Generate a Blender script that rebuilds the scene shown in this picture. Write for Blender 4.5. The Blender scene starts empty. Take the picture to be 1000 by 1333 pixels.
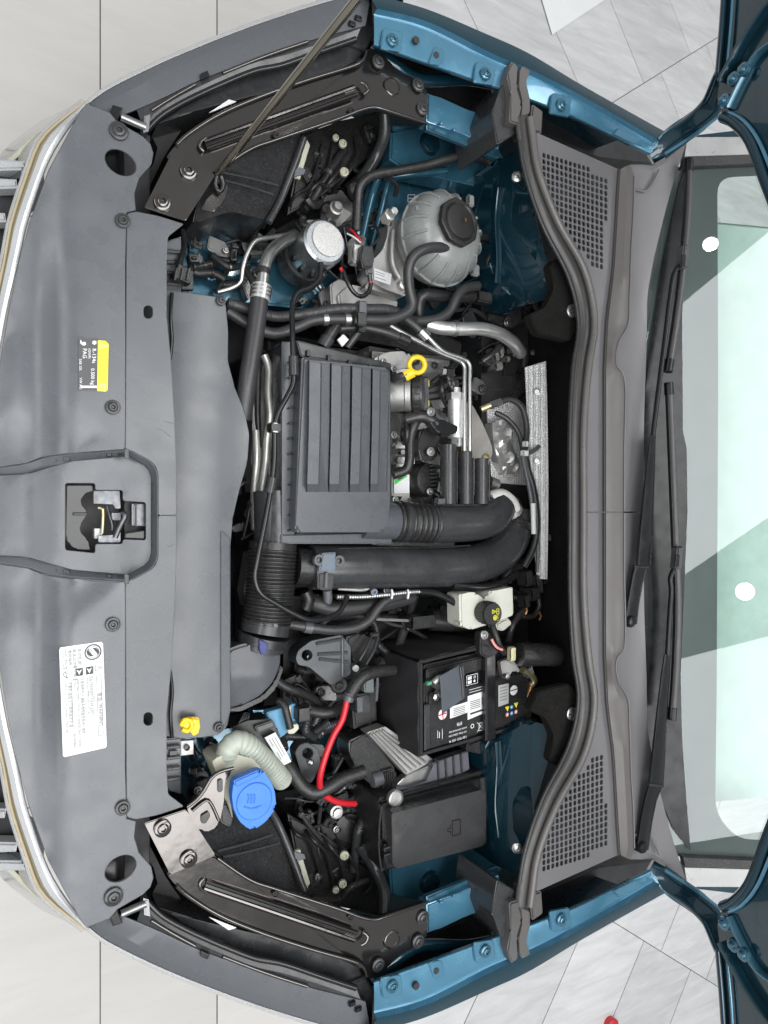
import bpy, bmesh, math, random
from mathutils import Vector, Matrix
from mathutils.geometry import delaunay_2d_cdt, tessellate_polygon
random.seed(7)
scene = bpy.context.scene
COL = scene.collection

# ------------------------------------------------------------------ camera
CAM_H, TILT, FPX, CU, CV = 2.0, math.radians(30), 920.0, 500.0, 666.5
cam_data = bpy.data.cameras.new('camera')
cam_data.sensor_fit = 'HORIZONTAL'; cam_data.sensor_width = 36.0
cam_data.lens = FPX / 1000.0 * 36.0
cam_data.clip_start = 0.02; cam_data.clip_end = 200.0
cam = bpy.data.objects.new('camera', cam_data); COL.objects.link(cam)
_c, _s = math.cos(TILT), math.sin(TILT)
cam.matrix_world = Matrix(((_c, 0, -_s, 0), (0, 1, 0, 0), (_s, 0, _c, CAM_H), (0, 0, 0, 1)))
scene.camera = cam

# ------------------------------------------------------------------ world, lamps, exposure
world = bpy.data.worlds.new('World'); scene.world = world; world.use_nodes = True
bg = world.node_tree.nodes['Background']
bg.inputs[0].default_value = (0.93, 0.97, 1.0, 1); bg.inputs[1].default_value = 0.33
def area(name, loc, sx, sy, rotz, radiance, col=(1, 1, 1), shape='RECTANGLE'):
    d = bpy.data.lights.new(name, 'AREA'); d.shape = shape; d.size = sx
    if shape == 'RECTANGLE': d.size_y = sy
    a = sx * sy if shape == 'RECTANGLE' else math.pi * sx * sx / 4
    d.energy = radiance * math.pi * a; d.color = col
    o = bpy.data.objects.new(name, d); COL.objects.link(o); o.location = loc; o.rotation_euler = (0, 0, rotz)
    return o
# showroom ceiling: two luminous ceiling panels with a grey strip between them, and two round downlights
area('ceiling_panel_lamp', (1.05, 0.28, 4.1), 5.4, 1.336, math.radians(38), 4.7)
area('ceiling_panel_lamp', (1.05, -1.565, 4.1), 5.4, 1.085, math.radians(20), 4.7)
area('ceiling_panel_lamp', (-2.6, 0.2, 4.1), 1.6, 5.0, 0, 3.0)
area('ceiling_downlight', (1.421, 1.57, 3.9), 0.085, 0.085, 0, 30, (1, .96, .9), 'DISK')
area('ceiling_downlight', (1.602, -0.458, 3.9), 0.10, 0.10, 0, 30, (1, .96, .9), 'DISK')
vs = scene.view_settings
vs.view_transform = 'Standard'; vs.look = 'None'; vs.exposure = 0.32; vs.gamma = 1.0; vs.use_curve_mapping = False
scene.cycles.use_denoising = True
scene.cycles.max_bounces = 6; scene.cycles.diffuse_bounces = 3; scene.cycles.glossy_bounces = 3; scene.cycles.transmission_bounces = 4
scene.cycles.transparent_max_bounces = 6
scene.cycles.caustics_reflective = False; scene.cycles.caustics_refractive = False
scene.cycles.sample_clamp_indirect = 4.0

# ------------------------------------------------------------------ helpers
def ray(u, v):
    a, b = (u - CU) / FPX, (CV - v) / FPX
    return Vector((_c * a + _s, b, _s * a - _c))
def P(u, v, z):
    d = ray(u, v); return Vector((0, 0, CAM_H)) + d * ((z - CAM_H) / d.z)
def S(u, v, z):                                   # metres for one photo pixel at that point
    return ((z - CAM_H) / ray(u, v).z) / FPX
def PP(u, v, p0, n):                              # a point on a plane
    o = Vector((0, 0, CAM_H)); d = ray(u, v); return o + d * ((p0 - o).dot(n) / d.dot(n))
def cen(u): return 671 - 4 * min(1, max(0, (u - 200) / 450))
def mir(pts): return [(p[0], 2 * cen(p[0]) - p[1]) + tuple(p[2:]) for p in pts]
def side(pts, s): return list(pts) if s > 0 else mir(pts)[::-1]
def fil(pts, r=4, n=4, closed=True):              # round polygon corners by r pixels
    out = []; N = len(pts)
    for i in range(N):
        p = pts[i]
        if not closed and i in (0, N - 1): out.append(p); continue
        a, b = pts[i - 1], pts[(i + 1) % N]
        def tow(q):
            l = math.hypot(q[0] - p[0], q[1] - p[1]); t = min(.45, r / max(l, 1e-6))
            return tuple(p[k] + (q[k] - p[k]) * t for k in range(len(p)))
        A, B = tow(a), tow(b)
        for k in range(n + 1):
            t = k / n
            out.append(tuple((1 - t) ** 2 * A[j] + 2 * t * (1 - t) * p[j] + t * t * B[j] for j in range(len(p))))
    return out
WL = {}                                           # world location of each object
def link(o, parent, loc):
    COL.objects.link(o); o.parent = parent; WL[o] = Vector(loc); return o
def mk(name, verts, faces, mat, parent=None, ang=35, label=None, smooth=True, mesh=None):
    vs_ = [Vector(v) for v in verts]
    lo = Vector([min(v[i] for v in vs_) for i in range(3)]); hi = Vector([max(v[i] for v in vs_) for i in range(3)])
    c = (lo + hi) / 2
    m = bpy.data.meshes.new(name)
    m.from_pydata([v - c for v in vs_], [], faces); m.validate(); m.update()
    bm = bmesh.new(); bm.from_mesh(m); bmesh.ops.recalc_face_normals(bm, faces=bm.faces); bm.to_mesh(m); bm.free()
    if smooth:
        for p in m.polygons: p.use_smooth = True
        m.set_sharp_from_angle(angle=math.radians(ang))
    if mat: m.materials.append(mat)
    o = bpy.data.objects.new(name, m); link(o, parent, c)
    if label: o['label'] = label
    return o
def thing(name, label, cat, group=None, kind=None):
    o = bpy.data.objects.new(name, None); o.empty_display_size = .02
    link(o, None, (0, 0, 0)); tag(o, label, cat, group, kind); return o
def tag(o, label, cat=None, group=None, kind=None):
    if label: o['label'] = label
    if cat: o['category'] = cat
    if group: o['group'] = group
    if kind: o['kind'] = kind
    return o
def finalise():
    from collections import defaultdict
    ch = defaultdict(list)
    for o in WL:
        if o.parent: ch[o.parent].append(o)
    def leaves(o):
        r = [o] if o.type == 'MESH' else []
        for c in ch[o]: r += leaves(c)
        return r
    for o in list(WL):
        if o.type == 'EMPTY':
            L = leaves(o)
            if not L: continue
            xs = [WL[l] + v.co for l in L for v in l.data.vertices]
            lo = [min(x[i] for x in xs) for i in range(3)]; hi = [max(x[i] for x in xs) for i in range(3)]
            WL[o] = Vector(((lo[0] + hi[0]) / 2, (lo[1] + hi[1]) / 2, lo[2]))
    for o, w in WL.items():
        o.location = w - (WL[o.parent] if o.parent else Vector())
def pip(x, y, poly):
    r = False; j = len(poly) - 1
    for i in range(len(poly)):
        xi, yi, xj, yj = poly[i][0], poly[i][1], poly[j][0], poly[j][1]
        if (yi > y) != (yj > y) and x < (xj - xi) * (y - yi) / (yj - yi) + xi: r = not r
        j = i
    return r
def sheet(name, out, z, thick, mat, parent=None, holes=(), grid=0, bev=0, label=None, ang=35, seg=2, draft=0):
    """a plate: outline in photo pixels at height z (number, function or third coordinate), extruded down by thick"""
    def Z(p): return p[2] if len(p) > 2 else (z(p[0], p[1]) if callable(z) else z)
    out = [tuple(p) for p in out]
    bm = bmesh.new()
    if not holes and not grid:
        top = [bm.verts.new(P(p[0], p[1], Z(p))) for p in out]
        c = sum((t.co for t in top), Vector()) / len(top)
        bot = [bm.verts.new(t.co + Vector(((t.co.x - c.x) * draft, (t.co.y - c.y) * draft, -thick))) for t in top]
        f = bm.faces.new(top); bm.faces.new(bot[::-1]); n = len(top)
        for i in range(n): bm.faces.new((top[i], bot[i], bot[(i + 1) % n], top[(i + 1) % n]))
        if bev:
            bmesh.ops.bevel(bm, geom=list(f.edges), offset=bev, segments=seg, affect='EDGES', clamp_overlap=True)
    else:
        pts = [Vector((p[0], p[1])) for p in out]; zz = [Z(p) for p in out]; edges = [(i, (i + 1) % len(out)) for i in range(len(out))]
        for h in holes:
            b = len(pts); pts += [Vector((p[0], p[1])) for p in h]; zz += [Z(p) for p in h]
            edges += [(b + i, b + (i + 1) % len(h)) for i in range(len(h))]
        if grid:
            u0, u1 = min(p[0] for p in out), max(p[0] for p in out); v0, v1 = min(p[1] for p in out), max(p[1] for p in out)
            u = u0 + grid / 2
            while u < u1:
                v = v0 + grid / 2
                while v < v1:
                    if pip(u, v, out) and not any(pip(u, v, h) for h in holes):
                        if min(math.hypot(u - q.x, v - q.y) for q in pts[:len(out)]) > grid * .35:
                            pts.append(Vector((u, v))); zz.append(z(u, v) if callable(z) else z)
                    v += grid
                u += grid
        r = delaunay_2d_cdt(pts, edges, [], 1, 1e-5)
        co, fs, orig = r[0], r[2], r[3]
        top = []
        for i, c in enumerate(co):
            k = orig[i][0] if orig[i] else None
            top.append(bm.verts.new(P(c.x, c.y, zz[k] if k is not None else (z(c.x, c.y) if callable(z) else z))))
        bot = [bm.verts.new(t.co + Vector((0, 0, -thick))) for t in top]
        ec = {}
        for f in fs:
            cx = sum(co[i].x for i in f) / len(f); cy = sum(co[i].y for i in f) / len(f)
            if not pip(cx, cy, out) or any(pip(cx, cy, h) for h in holes): continue
            bm.faces.new([top[i] for i in f]); bm.faces.new([bot[i] for i in reversed(f)])
            for a, b in zip(f, list(f[1:]) + [f[0]]):
                if (b, a) in ec: del ec[(b, a)]
                else: ec[(a, b)] = 1
        for a, b in ec: bm.faces.new((top[a], bot[a], bot[b], top[b]))
        for v in [v for v in bm.verts if not v.link_faces]: bm.verts.remove(v)
        if bev:
            bm.edges.ensure_lookup_table(); tops = set(top)
            es = []
            for a, b in ec:
                e = bm.edges.get((top[a], top[b]))
                if e: es.append(e)
            bmesh.ops.bevel(bm, geom=es, offset=bev, segments=seg, affect='EDGES', clamp_overlap=True)
    bm.verts.index_update()
    vs_ = [v.co.copy() for v in bm.verts]; fs_ = [[v.index for v in f.verts] for f in bm.faces]; bm.free()
    return mk(name, vs_, fs_, mat, parent, ang, label)
def loft(name, lines, mat, parent=None, thick=0, label=None, closed=False, ang=35):
    """skin a surface across polylines of (u, v, z) with equal counts; thick adds a back face"""
    V = [[P(*p) for p in l] for l in lines]; n = len(V[0]); m = len(V)
    verts = [p for l in V for p in l]; faces = []
    for j in range(m - 1):
        for i in range(n - 1 + (1 if closed else 0)):
            k = (i + 1) % n
            faces.append((j * n + i, j * n + k, (j + 1) * n + k, (j + 1) * n + i))
    if thick:
        b = len(verts); verts += [p + Vector((0, 0, -thick)) for p in verts]
        faces += [tuple(b + i for i in reversed(f)) for f in faces]
        rim = [i for i in range(n)] + [j * n + n - 1 for j in range(1, m)] + [(m - 1) * n + i for i in range(n - 2, -1, -1)] + [j * n for j in range(m - 2, 0, -1)]
        if not closed:
            for a, c in zip(rim, rim[1:] + rim[:1]): faces.append((a, c, b + c, b + a))
    return mk(name, verts, faces, mat, parent, ang, label)
def resample(line, n):
    L = [0]
    for a, b in zip(line, line[1:]): L.append(L[-1] + math.dist(a[:2], b[:2]))
    out = []
    for k in range(n):
        t = L[-1] * k / (n - 1); i = 0
        while i < len(line) - 2 and L[i + 1] < t: i += 1
        w = (t - L[i]) / max(1e-9, L[i + 1] - L[i]); w = min(1, max(0, w))
        out.append(tuple(line[i][j] + (line[i + 1][j] - line[i][j]) * w for j in range(len(line[0]))))
    return out
def cat(pts, step=.006, closed=False):
    out = []; N = len(pts)
    for i in range(N - 1):
        p0, p1, p2, p3 = pts[max(0, i - 1)], pts[i], pts[i + 1], pts[min(N - 1, i + 2)]
        n = max(2, min(60, int((p2[:3] and (Vector(p2[:3]) - Vector(p1[:3])).length) / step)))
        for k in range(n):
            t = k / n
            out.append([.5 * (2 * p1[j] + (p2[j] - p0[j]) * t + (2 * p0[j] - 5 * p1[j] + 4 * p2[j] - p3[j]) * t * t + (3 * p1[j] - p0[j] - 3 * p2[j] + p3[j]) * t ** 3) for j in range(len(p1))])
    out.append(list(pts[-1])); return out
def wtube(name, pts, mat, parent=None, n=10, step=.006, ribs=None, label=None, flat=1.0, ang=50, curve=True):
    """a round tube through world points (x, y, z, radius); ribs = (period, depth) in metres"""
    q = cat(pts, step) if curve else [list(p) for p in pts]
    C = [Vector(p[:3]) for p in q]; R = [p[3] for p in q]
    verts, faces = [], []; d0 = None; s = 0
    for i, c in enumerate(C):
        d = (C[min(i + 1, len(C) - 1)] - C[max(i - 1, 0)]).normalized()
        if d0 is None:
            a = Vector((0, 0, 1)); a = a - d * a.dot(d)
            if a.length < .2: a = Vector((0, 1, 0)) - d * d.y
            a.normalize()
        else:
            a = a - d * a.dot(d); a.normalize()
            s += (c - C[i - 1]).length
        d0 = d; b = d.cross(a)
        r = R[i]
        if ribs: r += ribs[1] * (abs(math.sin(math.pi * s / ribs[0])) ** .6 - .6)
        for k in range(n):
            t = 2 * math.pi * k / n; verts.append(c + a * (r * flat * math.cos(t)) + b * (r * math.sin(t)))
    m = len(C)
    for i in range(m - 1):
        for k in range(n): faces.append((i * n + k, i * n + (k + 1) % n, (i + 1) * n + (k + 1) % n, (i + 1) * n + k))
    faces.append(tuple(range(n))); faces.append(tuple((m - 1) * n + k for k in range(n)))
    return mk(name, verts, faces, mat, parent, ang, label)
def tube(name, pts, r, mat, parent=None, **k):
    """pts of (u, v, z[, radius factor]); r in photo pixels"""
    m = sum(S(*p[:3]) for p in pts) / len(pts)
    w = [tuple(P(*p[:3])) + (r * m * (p[3] if len(p) > 3 else 1),) for p in pts]
    return wtube(name, w, mat, parent, **k)
def lathe(name, c, axis, prof, mat, parent=None, n=20, label=None, ang=35, squash=1.0):
    """profile of (radius, height) in metres about an axis through world point c"""
    ax = Vector(axis).normalized(); a = Vector((1, 0, 0)) if abs(ax.x) < .9 else Vector((0, 1, 0))
    a = (a - ax * a.dot(ax)).normalized(); b = ax.cross(a)
    verts, faces = [], []
    for r, h in prof:
        for k in range(n):
            t = 2 * math.pi * k / n; verts.append(Vector(c) + ax * h + a * (r * math.cos(t)) + b * (r * squash * math.sin(t)))
    for i in range(len(prof) - 1):
        for k in range(n): faces.append((i * n + k, i * n + (k + 1) % n, (i + 1) * n + (k + 1) % n, (i + 1) * n + k))
    faces.append(tuple(range(n))); faces.append(tuple((len(prof) - 1) * n + k for k in range(n)))
    return mk(name, verts, faces, mat, parent, ang, label)
def obox(name, c, ex, ey, ez, mat, parent=None, bev=.001, label=None):
    """box about world centre c with half-axis vectors"""
    bm = bmesh.new(); vv = {}
    for i in (-1, 1):
        for j in (-1, 1):
            for k in (-1, 1): vv[i, j, k] = bm.verts.new(Vector(c) + Vector(ex) * i + Vector(ey) * j + Vector(ez) * k)
    for a in ((-1, 0), (1, 0), (-1, 1), (1, 1), (-1, 2), (1, 2)):
        s, ax = a; q = []
        for j, k in ((-1, -1), (1, -1), (1, 1), (-1, 1)):
            t = [j, k]; t.insert(ax, s); q.append(vv[tuple(t)])
        bm.faces.new(q)
    if bev: bmesh.ops.bevel(bm, geom=list(bm.edges), offset=bev, segments=2, affect='EDGES', clamp_overlap=True)
    bm.verts.index_update()
    v_ = [v.co.copy() for v in bm.verts]; f_ = [[v.index for v in f.verts] for f in bm.faces]; bm.free()
    return mk(name, v_, f_, mat, parent, 35, label)
UP = Vector((0, 0, 1))
def bolt(parent, u, v, z, r, mat, axis=UP, name='bolt', washer=1.0, wm=None):
    m = S(u, v, z); R = r * m; c = P(u, v, z) - Vector(axis) * .002
    prof = [(R * washer, -.001), (R * washer, .0025), (R * .92 * washer, .0032), (R * .66, .0034), (R * .62, .0058), (R * .5, .0068), (R * .3, .0068), (R * .22, .003), (R * .1, .003)]
    return lathe(name, c, axis, prof, mat, parent, 16)

# ------------------------------------------------------------------ materials
def M(name, rgb, rough=.5, metal=0.0, coat=0.0, var=.12, bump=0.0, bs=600.0, spec=.5, bevel=.0012, vs_=14.0, rv=.08, dust=0.0):
    m = bpy.data.materials.new(name); m.use_nodes = True; nt = m.node_tree; N = nt.nodes; Lk = nt.links
    b = N['Principled BSDF']; b.inputs['Metallic'].default_value = metal
    b.inputs['Specular IOR Level'].default_value = spec
    b.inputs['Coat Weight'].default_value = coat; b.inputs['Coat Roughness'].default_value = .04
    g = N.new('ShaderNodeNewGeometry')
    n1 = N.new('ShaderNodeTexNoise'); n1.inputs['Scale'].default_value = vs_; n1.inputs['Detail'].default_value = 6; n1.inputs['Roughness'].default_value = .65
    Lk.new(g.outputs['Position'], n1.inputs['Vector'])
    mr = N.new('ShaderNodeMapRange'); mr.inputs[1].default_value = .3; mr.inputs[2].default_value = .7; mr.inputs[3].default_value = 1 - var; mr.inputs[4].default_value = 1 + var
    Lk.new(n1.outputs[0], mr.inputs[0])
    mx = N.new('ShaderNodeVectorMath'); mx.operation = 'SCALE'; mx.inputs[0].default_value = rgb
    Lk.new(mr.outputs[0], mx.inputs['Scale'])
    last = mx.outputs[0]
    if dust:
        n3 = N.new('ShaderNodeTexNoise'); n3.inputs['Scale'].default_value = 340; n3.inputs['Detail'].default_value = 2
        Lk.new(g.outputs['Position'], n3.inputs['Vector'])
        r3 = N.new('ShaderNodeMapRange'); r3.inputs[1].default_value = .52; r3.inputs[2].default_value = .80; r3.inputs[4].default_value = dust
        Lk.new(n3.outputs[0], r3.inputs[0])
        mm = N.new('ShaderNodeMix'); mm.data_type = 'RGBA'; Lk.new(r3.outputs[0], mm.inputs[0]); Lk.new(last, mm.inputs[6]); mm.inputs[7].default_value = (.35, .33, .3, 1)
        last = mm.outputs[2]
    Lk.new(last, b.inputs['Base Color'])
    n2 = N.new('ShaderNodeTexNoise'); n2.inputs['Scale'].default_value = vs_ * 2.7; n2.inputs['Detail'].default_value = 5
    Lk.new(g.outputs['Position'], n2.inputs['Vector'])
    m2 = N.new('ShaderNodeMapRange'); m2.inputs[1].default_value = .3; m2.inputs[2].default_value = .7; m2.inputs[3].default_value = max(.03, rough - rv); m2.inputs[4].default_value = min(1, rough + rv)
    Lk.new(n2.outputs[0], m2.inputs[0]); Lk.new(m2.outputs[0], b.inputs['Roughness'])
    nrm = None
    if metal > .5: bevel = 0
    if bevel:
        bv = N.new('ShaderNodeBevel'); bv.samples = 6; bv.inputs[0].default_value = bevel; nrm = bv.outputs[0]
    if bump:
        n4 = N.new('ShaderNodeTexNoise'); n4.inputs['Scale'].default_value = bs; n4.inputs['Detail'].default_value = 3
        Lk.new(g.outputs['Position'], n4.inputs['Vector'])
        bp = N.new('ShaderNodeBump'); bp.inputs['Strength'].default_value = bump; bp.inputs['Distance'].default_value = .001
        Lk.new(n4.outputs[0], bp.inputs['Height'])
        if nrm: Lk.new(nrm, bp.inputs['Normal'])
        nrm = bp.outputs[0]
    if nrm: Lk.new(nrm, b.inputs['Normal'])
    return m
GREY = M('matte_grey_cover_plastic', (.100, .106, .116), .29, bump=.14, bs=900, var=.08, vs_=9, dust=.05, rv=.10)
GREYS = M('satin_grey_duct_plastic', (.094, .100, .109), .29, bump=.08, bs=1400, var=.05, vs_=8, dust=.05, rv=.10)
BLACK = M('black_plastic', (.017, .017, .018), .33, bump=.12, bs=700, var=.3, dust=.14)
BLACKG = M('glossy_black_plastic', (.012, .012, .013), .18, var=.2)
DKGREY = M('charcoal_plastic', (.036, .037, .039), .25, bump=.06, bs=1000, var=.18, dust=.06, rv=.13)
RUBBER = M('black_rubber', (.017, .017, .018), .42, bump=.18, bs=500, var=.25, dust=.18)
HOSE = M('hose_rubber', (.034, .034, .036), .40, bump=.12, bs=450, var=.18, dust=.06)
FELT = M('dark_insulation_mat', (.009, .0085, .008), .9, bump=.7, bs=380, var=.3, spec=.15, dust=.04)
JACKET = M('battery_jacket_fabric', (.030, .030, .032), .85, bump=.8, bs=900, var=.15, spec=.25)
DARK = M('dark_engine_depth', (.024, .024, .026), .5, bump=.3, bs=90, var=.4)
BRK = M('dark_bracket_metal', (.130, .122, .117), .15, metal=.92, var=.05, rv=.03, vs_=8, bump=1.0, bs=14)
TEAL = M('lit_teal_metallic_paint', (.082, .240, .360), .22, metal=.45, coat=1, var=.10, vs_=9)  # body paint lightened where the ceiling light falls on it
TEALD = M('shaded_teal_paint', (.006, .034, .052), .22, metal=.3, coat=.9, var=.2, vs_=9)  # same body paint, with the shade put into a darker colour
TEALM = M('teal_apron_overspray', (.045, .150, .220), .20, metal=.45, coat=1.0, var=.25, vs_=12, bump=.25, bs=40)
CHROME = M('chrome_trim', (.86, .87, .88), .12, metal=1, var=.03)
WARMC = M('warm_reflection_tint', (.90, .76, .50), .16, metal=1, var=.05)  # chrome tinted to paint in a warm reflection
ALU = M('cast_aluminium', (.46, .455, .44), .46, metal=.85, bump=.5, bs=420, var=.18)
ALUP = M('aluminium_pipe', (.46, .46, .45), .34, metal=.95, bump=.12, bs=260, var=.15)
SILV = M('bright_zinc', (.46, .46, .455), .32, metal=.9, var=.15, bump=.06, bs=300)
CREAM = M('ivory_plastic', (.50, .49, .39), .42, var=.06)
IVORY = M('white_hose_plastic', (.40, .43, .37), .42, var=.05)
RES = M('milky_grey_reservoir_plastic', (.255, .268, .262), .24, var=.10, vs_=30, coat=.2)
RES.node_tree.nodes['Principled BSDF'].inputs['Subsurface Weight'].default_value = .25
RES.node_tree.nodes['Principled BSDF'].inputs['Subsurface Radius'].default_value = (.02, .02, .018)
LATCHS = M('greased_latch_steel', (.15, .155, .165), .40, metal=.9, var=.35, vs_=60)
STEEL = M('satin_steel', (.30, .30, .305), .36, metal=.9, var=.15)
SATIN = M('satin_silver_trim', (.66, .67, .68), .30, metal=.45, var=.04)
BLUE = M('blue_cap_plastic', (.035, .18, .62), .40, bump=.05, bs=900, var=.04)
YEL = M('yellow_plastic', (.80, .56, .01), .36, var=.05)
YELL = M('yellow_label_film', (.86, .76, .03), .40, var=.02, bevel=0)
WHITE = M('white_label_film', (.74, .75, .75), .42, var=.02, bevel=0)
WTXT = M('white_print', (.86, .86, .86), .5, var=.0, bevel=0)
BTXT = M('black_print', (.03, .03, .03), .5, var=.0, bevel=0)
GTXT = M('grey_print', (.16, .16, .16), .5, var=.0, bevel=0)
FILM = M('dark_label_film', (.065, .066, .070), .35, var=.05, bevel=0)
REDP = M('red_print', (.62, .02, .02), .5, var=.0, bevel=0)
BLUEP = M('blue_print', (.08, .30, .60), .5, var=.0, bevel=0)
PINKP = M('pink_print', (.75, .30, .28), .5, var=.0, bevel=0)
REDC = M('red_cable', (.55, .018, .03), .32, var=.08)
GREEN = M('green_label', (.05, .50, .07), .5, var=.12, bevel=0)
GLOW = M('yellow_print', (.75, .70, .05), .5, var=.0, bevel=0)
CLIP = M('blue_grey_sensor_plastic', (.13, .16, .20), .38, var=.1)
NAVY = M('navy_plastic', (.02, .03, .16), .4, var=.1)
COPPER = M('copper', (.55, .27, .12), .35, metal=.9, var=.1)
BRASS = M('brass_yellow_zinc', (.60, .52, .30), .32, metal=.8, var=.2)
COWL = M('cowl_grey_plastic', (.140, .138, .143), .42, bump=.12, bs=900, var=.06, vs_=6, dust=.05)
COWLD = M('cowl_taupe_plastic', (.105, .098, .094), .38, bump=.12, bs=900, var=.06, vs_=6, dust=.05)
SEAL = M('seal_rubber', (.038, .036, .035), .35, bump=.08, bs=600, var=.1)
GLOSSB = M('wiper_black', (.010, .011, .012), .22, bump=.04, bs=700, var=.15, spec=.28)
FOIL = None
def foil():
    m = M('embossed_heat_shield_foil', (.86, .86, .85), .30, metal=.35, var=.1)
    nt = m.node_tree; N = nt.nodes; b = N['Principled BSDF']; g = N.new('ShaderNodeNewGeometry')
    v = N.new('ShaderNodeTexVoronoi'); v.inputs['Scale'].default_value = 190; v.inputs['Randomness'].default_value = .12
    nt.links.new(g.outputs['Position'], v.inputs['Vector'])
    bp = N.new('ShaderNodeBump'); bp.inputs['Strength'].default_value = 1; bp.inputs['Distance'].default_value = .0028
    nt.links.new(v.outputs['Distance'], bp.inputs['Height']); nt.links.new(bp.outputs[0], b.inputs['Normal'])
    return m
FOIL = foil()
def glassm():
    m = bpy.data.materials.new('green_tinted_glass'); m.use_nodes = True; nt = m.node_tree; N = nt.nodes
    for n in list(N): N.remove(n)
    o = N.new('ShaderNodeOutputMaterial'); t = N.new('ShaderNodeBsdfTransparent'); t.inputs[0].default_value = (.84, .95, .90, 1)
    gl = N.new('ShaderNodeBsdfGlossy'); gl.inputs['Roughness'].default_value = .012; gl.inputs[0].default_value = (.95, .97, 1, 1)
    fr = N.new('ShaderNodeFresnel'); fr.inputs[0].default_value = 1.66
    mx = N.new('ShaderNodeMixShader'); nt.links.new(fr.outputs[0], mx.inputs[0]); nt.links.new(t.outputs[0], mx.inputs[1]); nt.links.new(gl.outputs[0], mx.inputs[2])
    nt.links.new(mx.outputs[0], o.inputs[0]); return m
GLASS = glassm()
FRIT = M('frit_with_ceiling_grey', (.15, .158, .165), .5, var=.06, bevel=0)  # black frit, its colour lifted to hold the grey ceiling reflection
def floorm(name, base, rot, vein=.16):
    m = bpy.data.materials.new(name); m.use_nodes = True; nt = m.node_tree; N = nt.nodes; L = nt.links; b = N['Principled BSDF']
    g = N.new('ShaderNodeNewGeometry'); oi = N.new('ShaderNodeObjectInfo')
    mp = N.new('ShaderNodeMapping'); mp.inputs['Rotation'].default_value = (0, 0, rot); mp.inputs['Scale'].default_value = (2.2, 14, 1)
    ad = N.new('ShaderNodeVectorMath'); ad.operation = 'ADD'; L.new(g.outputs['Position'], ad.inputs[0])
    sc = N.new('ShaderNodeMath'); sc.operation = 'MULTIPLY'; sc.inputs[1].default_value = 17; L.new(oi.outputs['Random'], sc.inputs[0])
    L.new(sc.outputs[0], ad.inputs[1]); L.new(ad.outputs[0], mp.inputs[0])
    n1 = N.new('ShaderNodeTexNoise'); n1.inputs['Scale'].default_value = 1.6; n1.inputs['Detail'].default_value = 9; n1.inputs['Roughness'].default_value = .68; n1.inputs['Distortion'].default_value = .6
    L.new(mp.outputs[0], n1.inputs['Vector'])
    cr = N.new('ShaderNodeMapRange'); cr.inputs[1].default_value = .32; cr.inputs[2].default_value = .68; cr.inputs[3].default_value = 1 - vein; cr.inputs[4].default_value = 1 + vein * .6
    L.new(n1.outputs[0], cr.inputs[0])
    rr = N.new('ShaderNodeMapRange'); rr.inputs[3].default_value = .94; rr.inputs[4].default_value = 1.05; L.new(oi.outputs['Random'], rr.inputs[0])
    mu = N.new('ShaderNodeMath'); mu.operation = 'MULTIPLY'; L.new(cr.outputs[0], mu.inputs[0]); L.new(rr.outputs[0], mu.inputs[1])
    vm = N.new('ShaderNodeVectorMath'); vm.operation = 'SCALE'; vm.inputs[0].default_value = base; L.new(mu.outputs[0], vm.inputs['Scale'])
    L.new(vm.outputs[0], b.inputs['Base Color']); b.inputs['Roughness'].default_value = .32
    return m
TILE = floorm('pale_wood_look_porcelain', (.57, .57, .575), math.radians(55), .17)
TILEF = floorm('cream_floor_panel', (.56, .545, .52), math.radians(90), .05)
GROUT = M('dark_grout', (.20, .195, .19), .9, var=.2, bevel=0)

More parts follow.
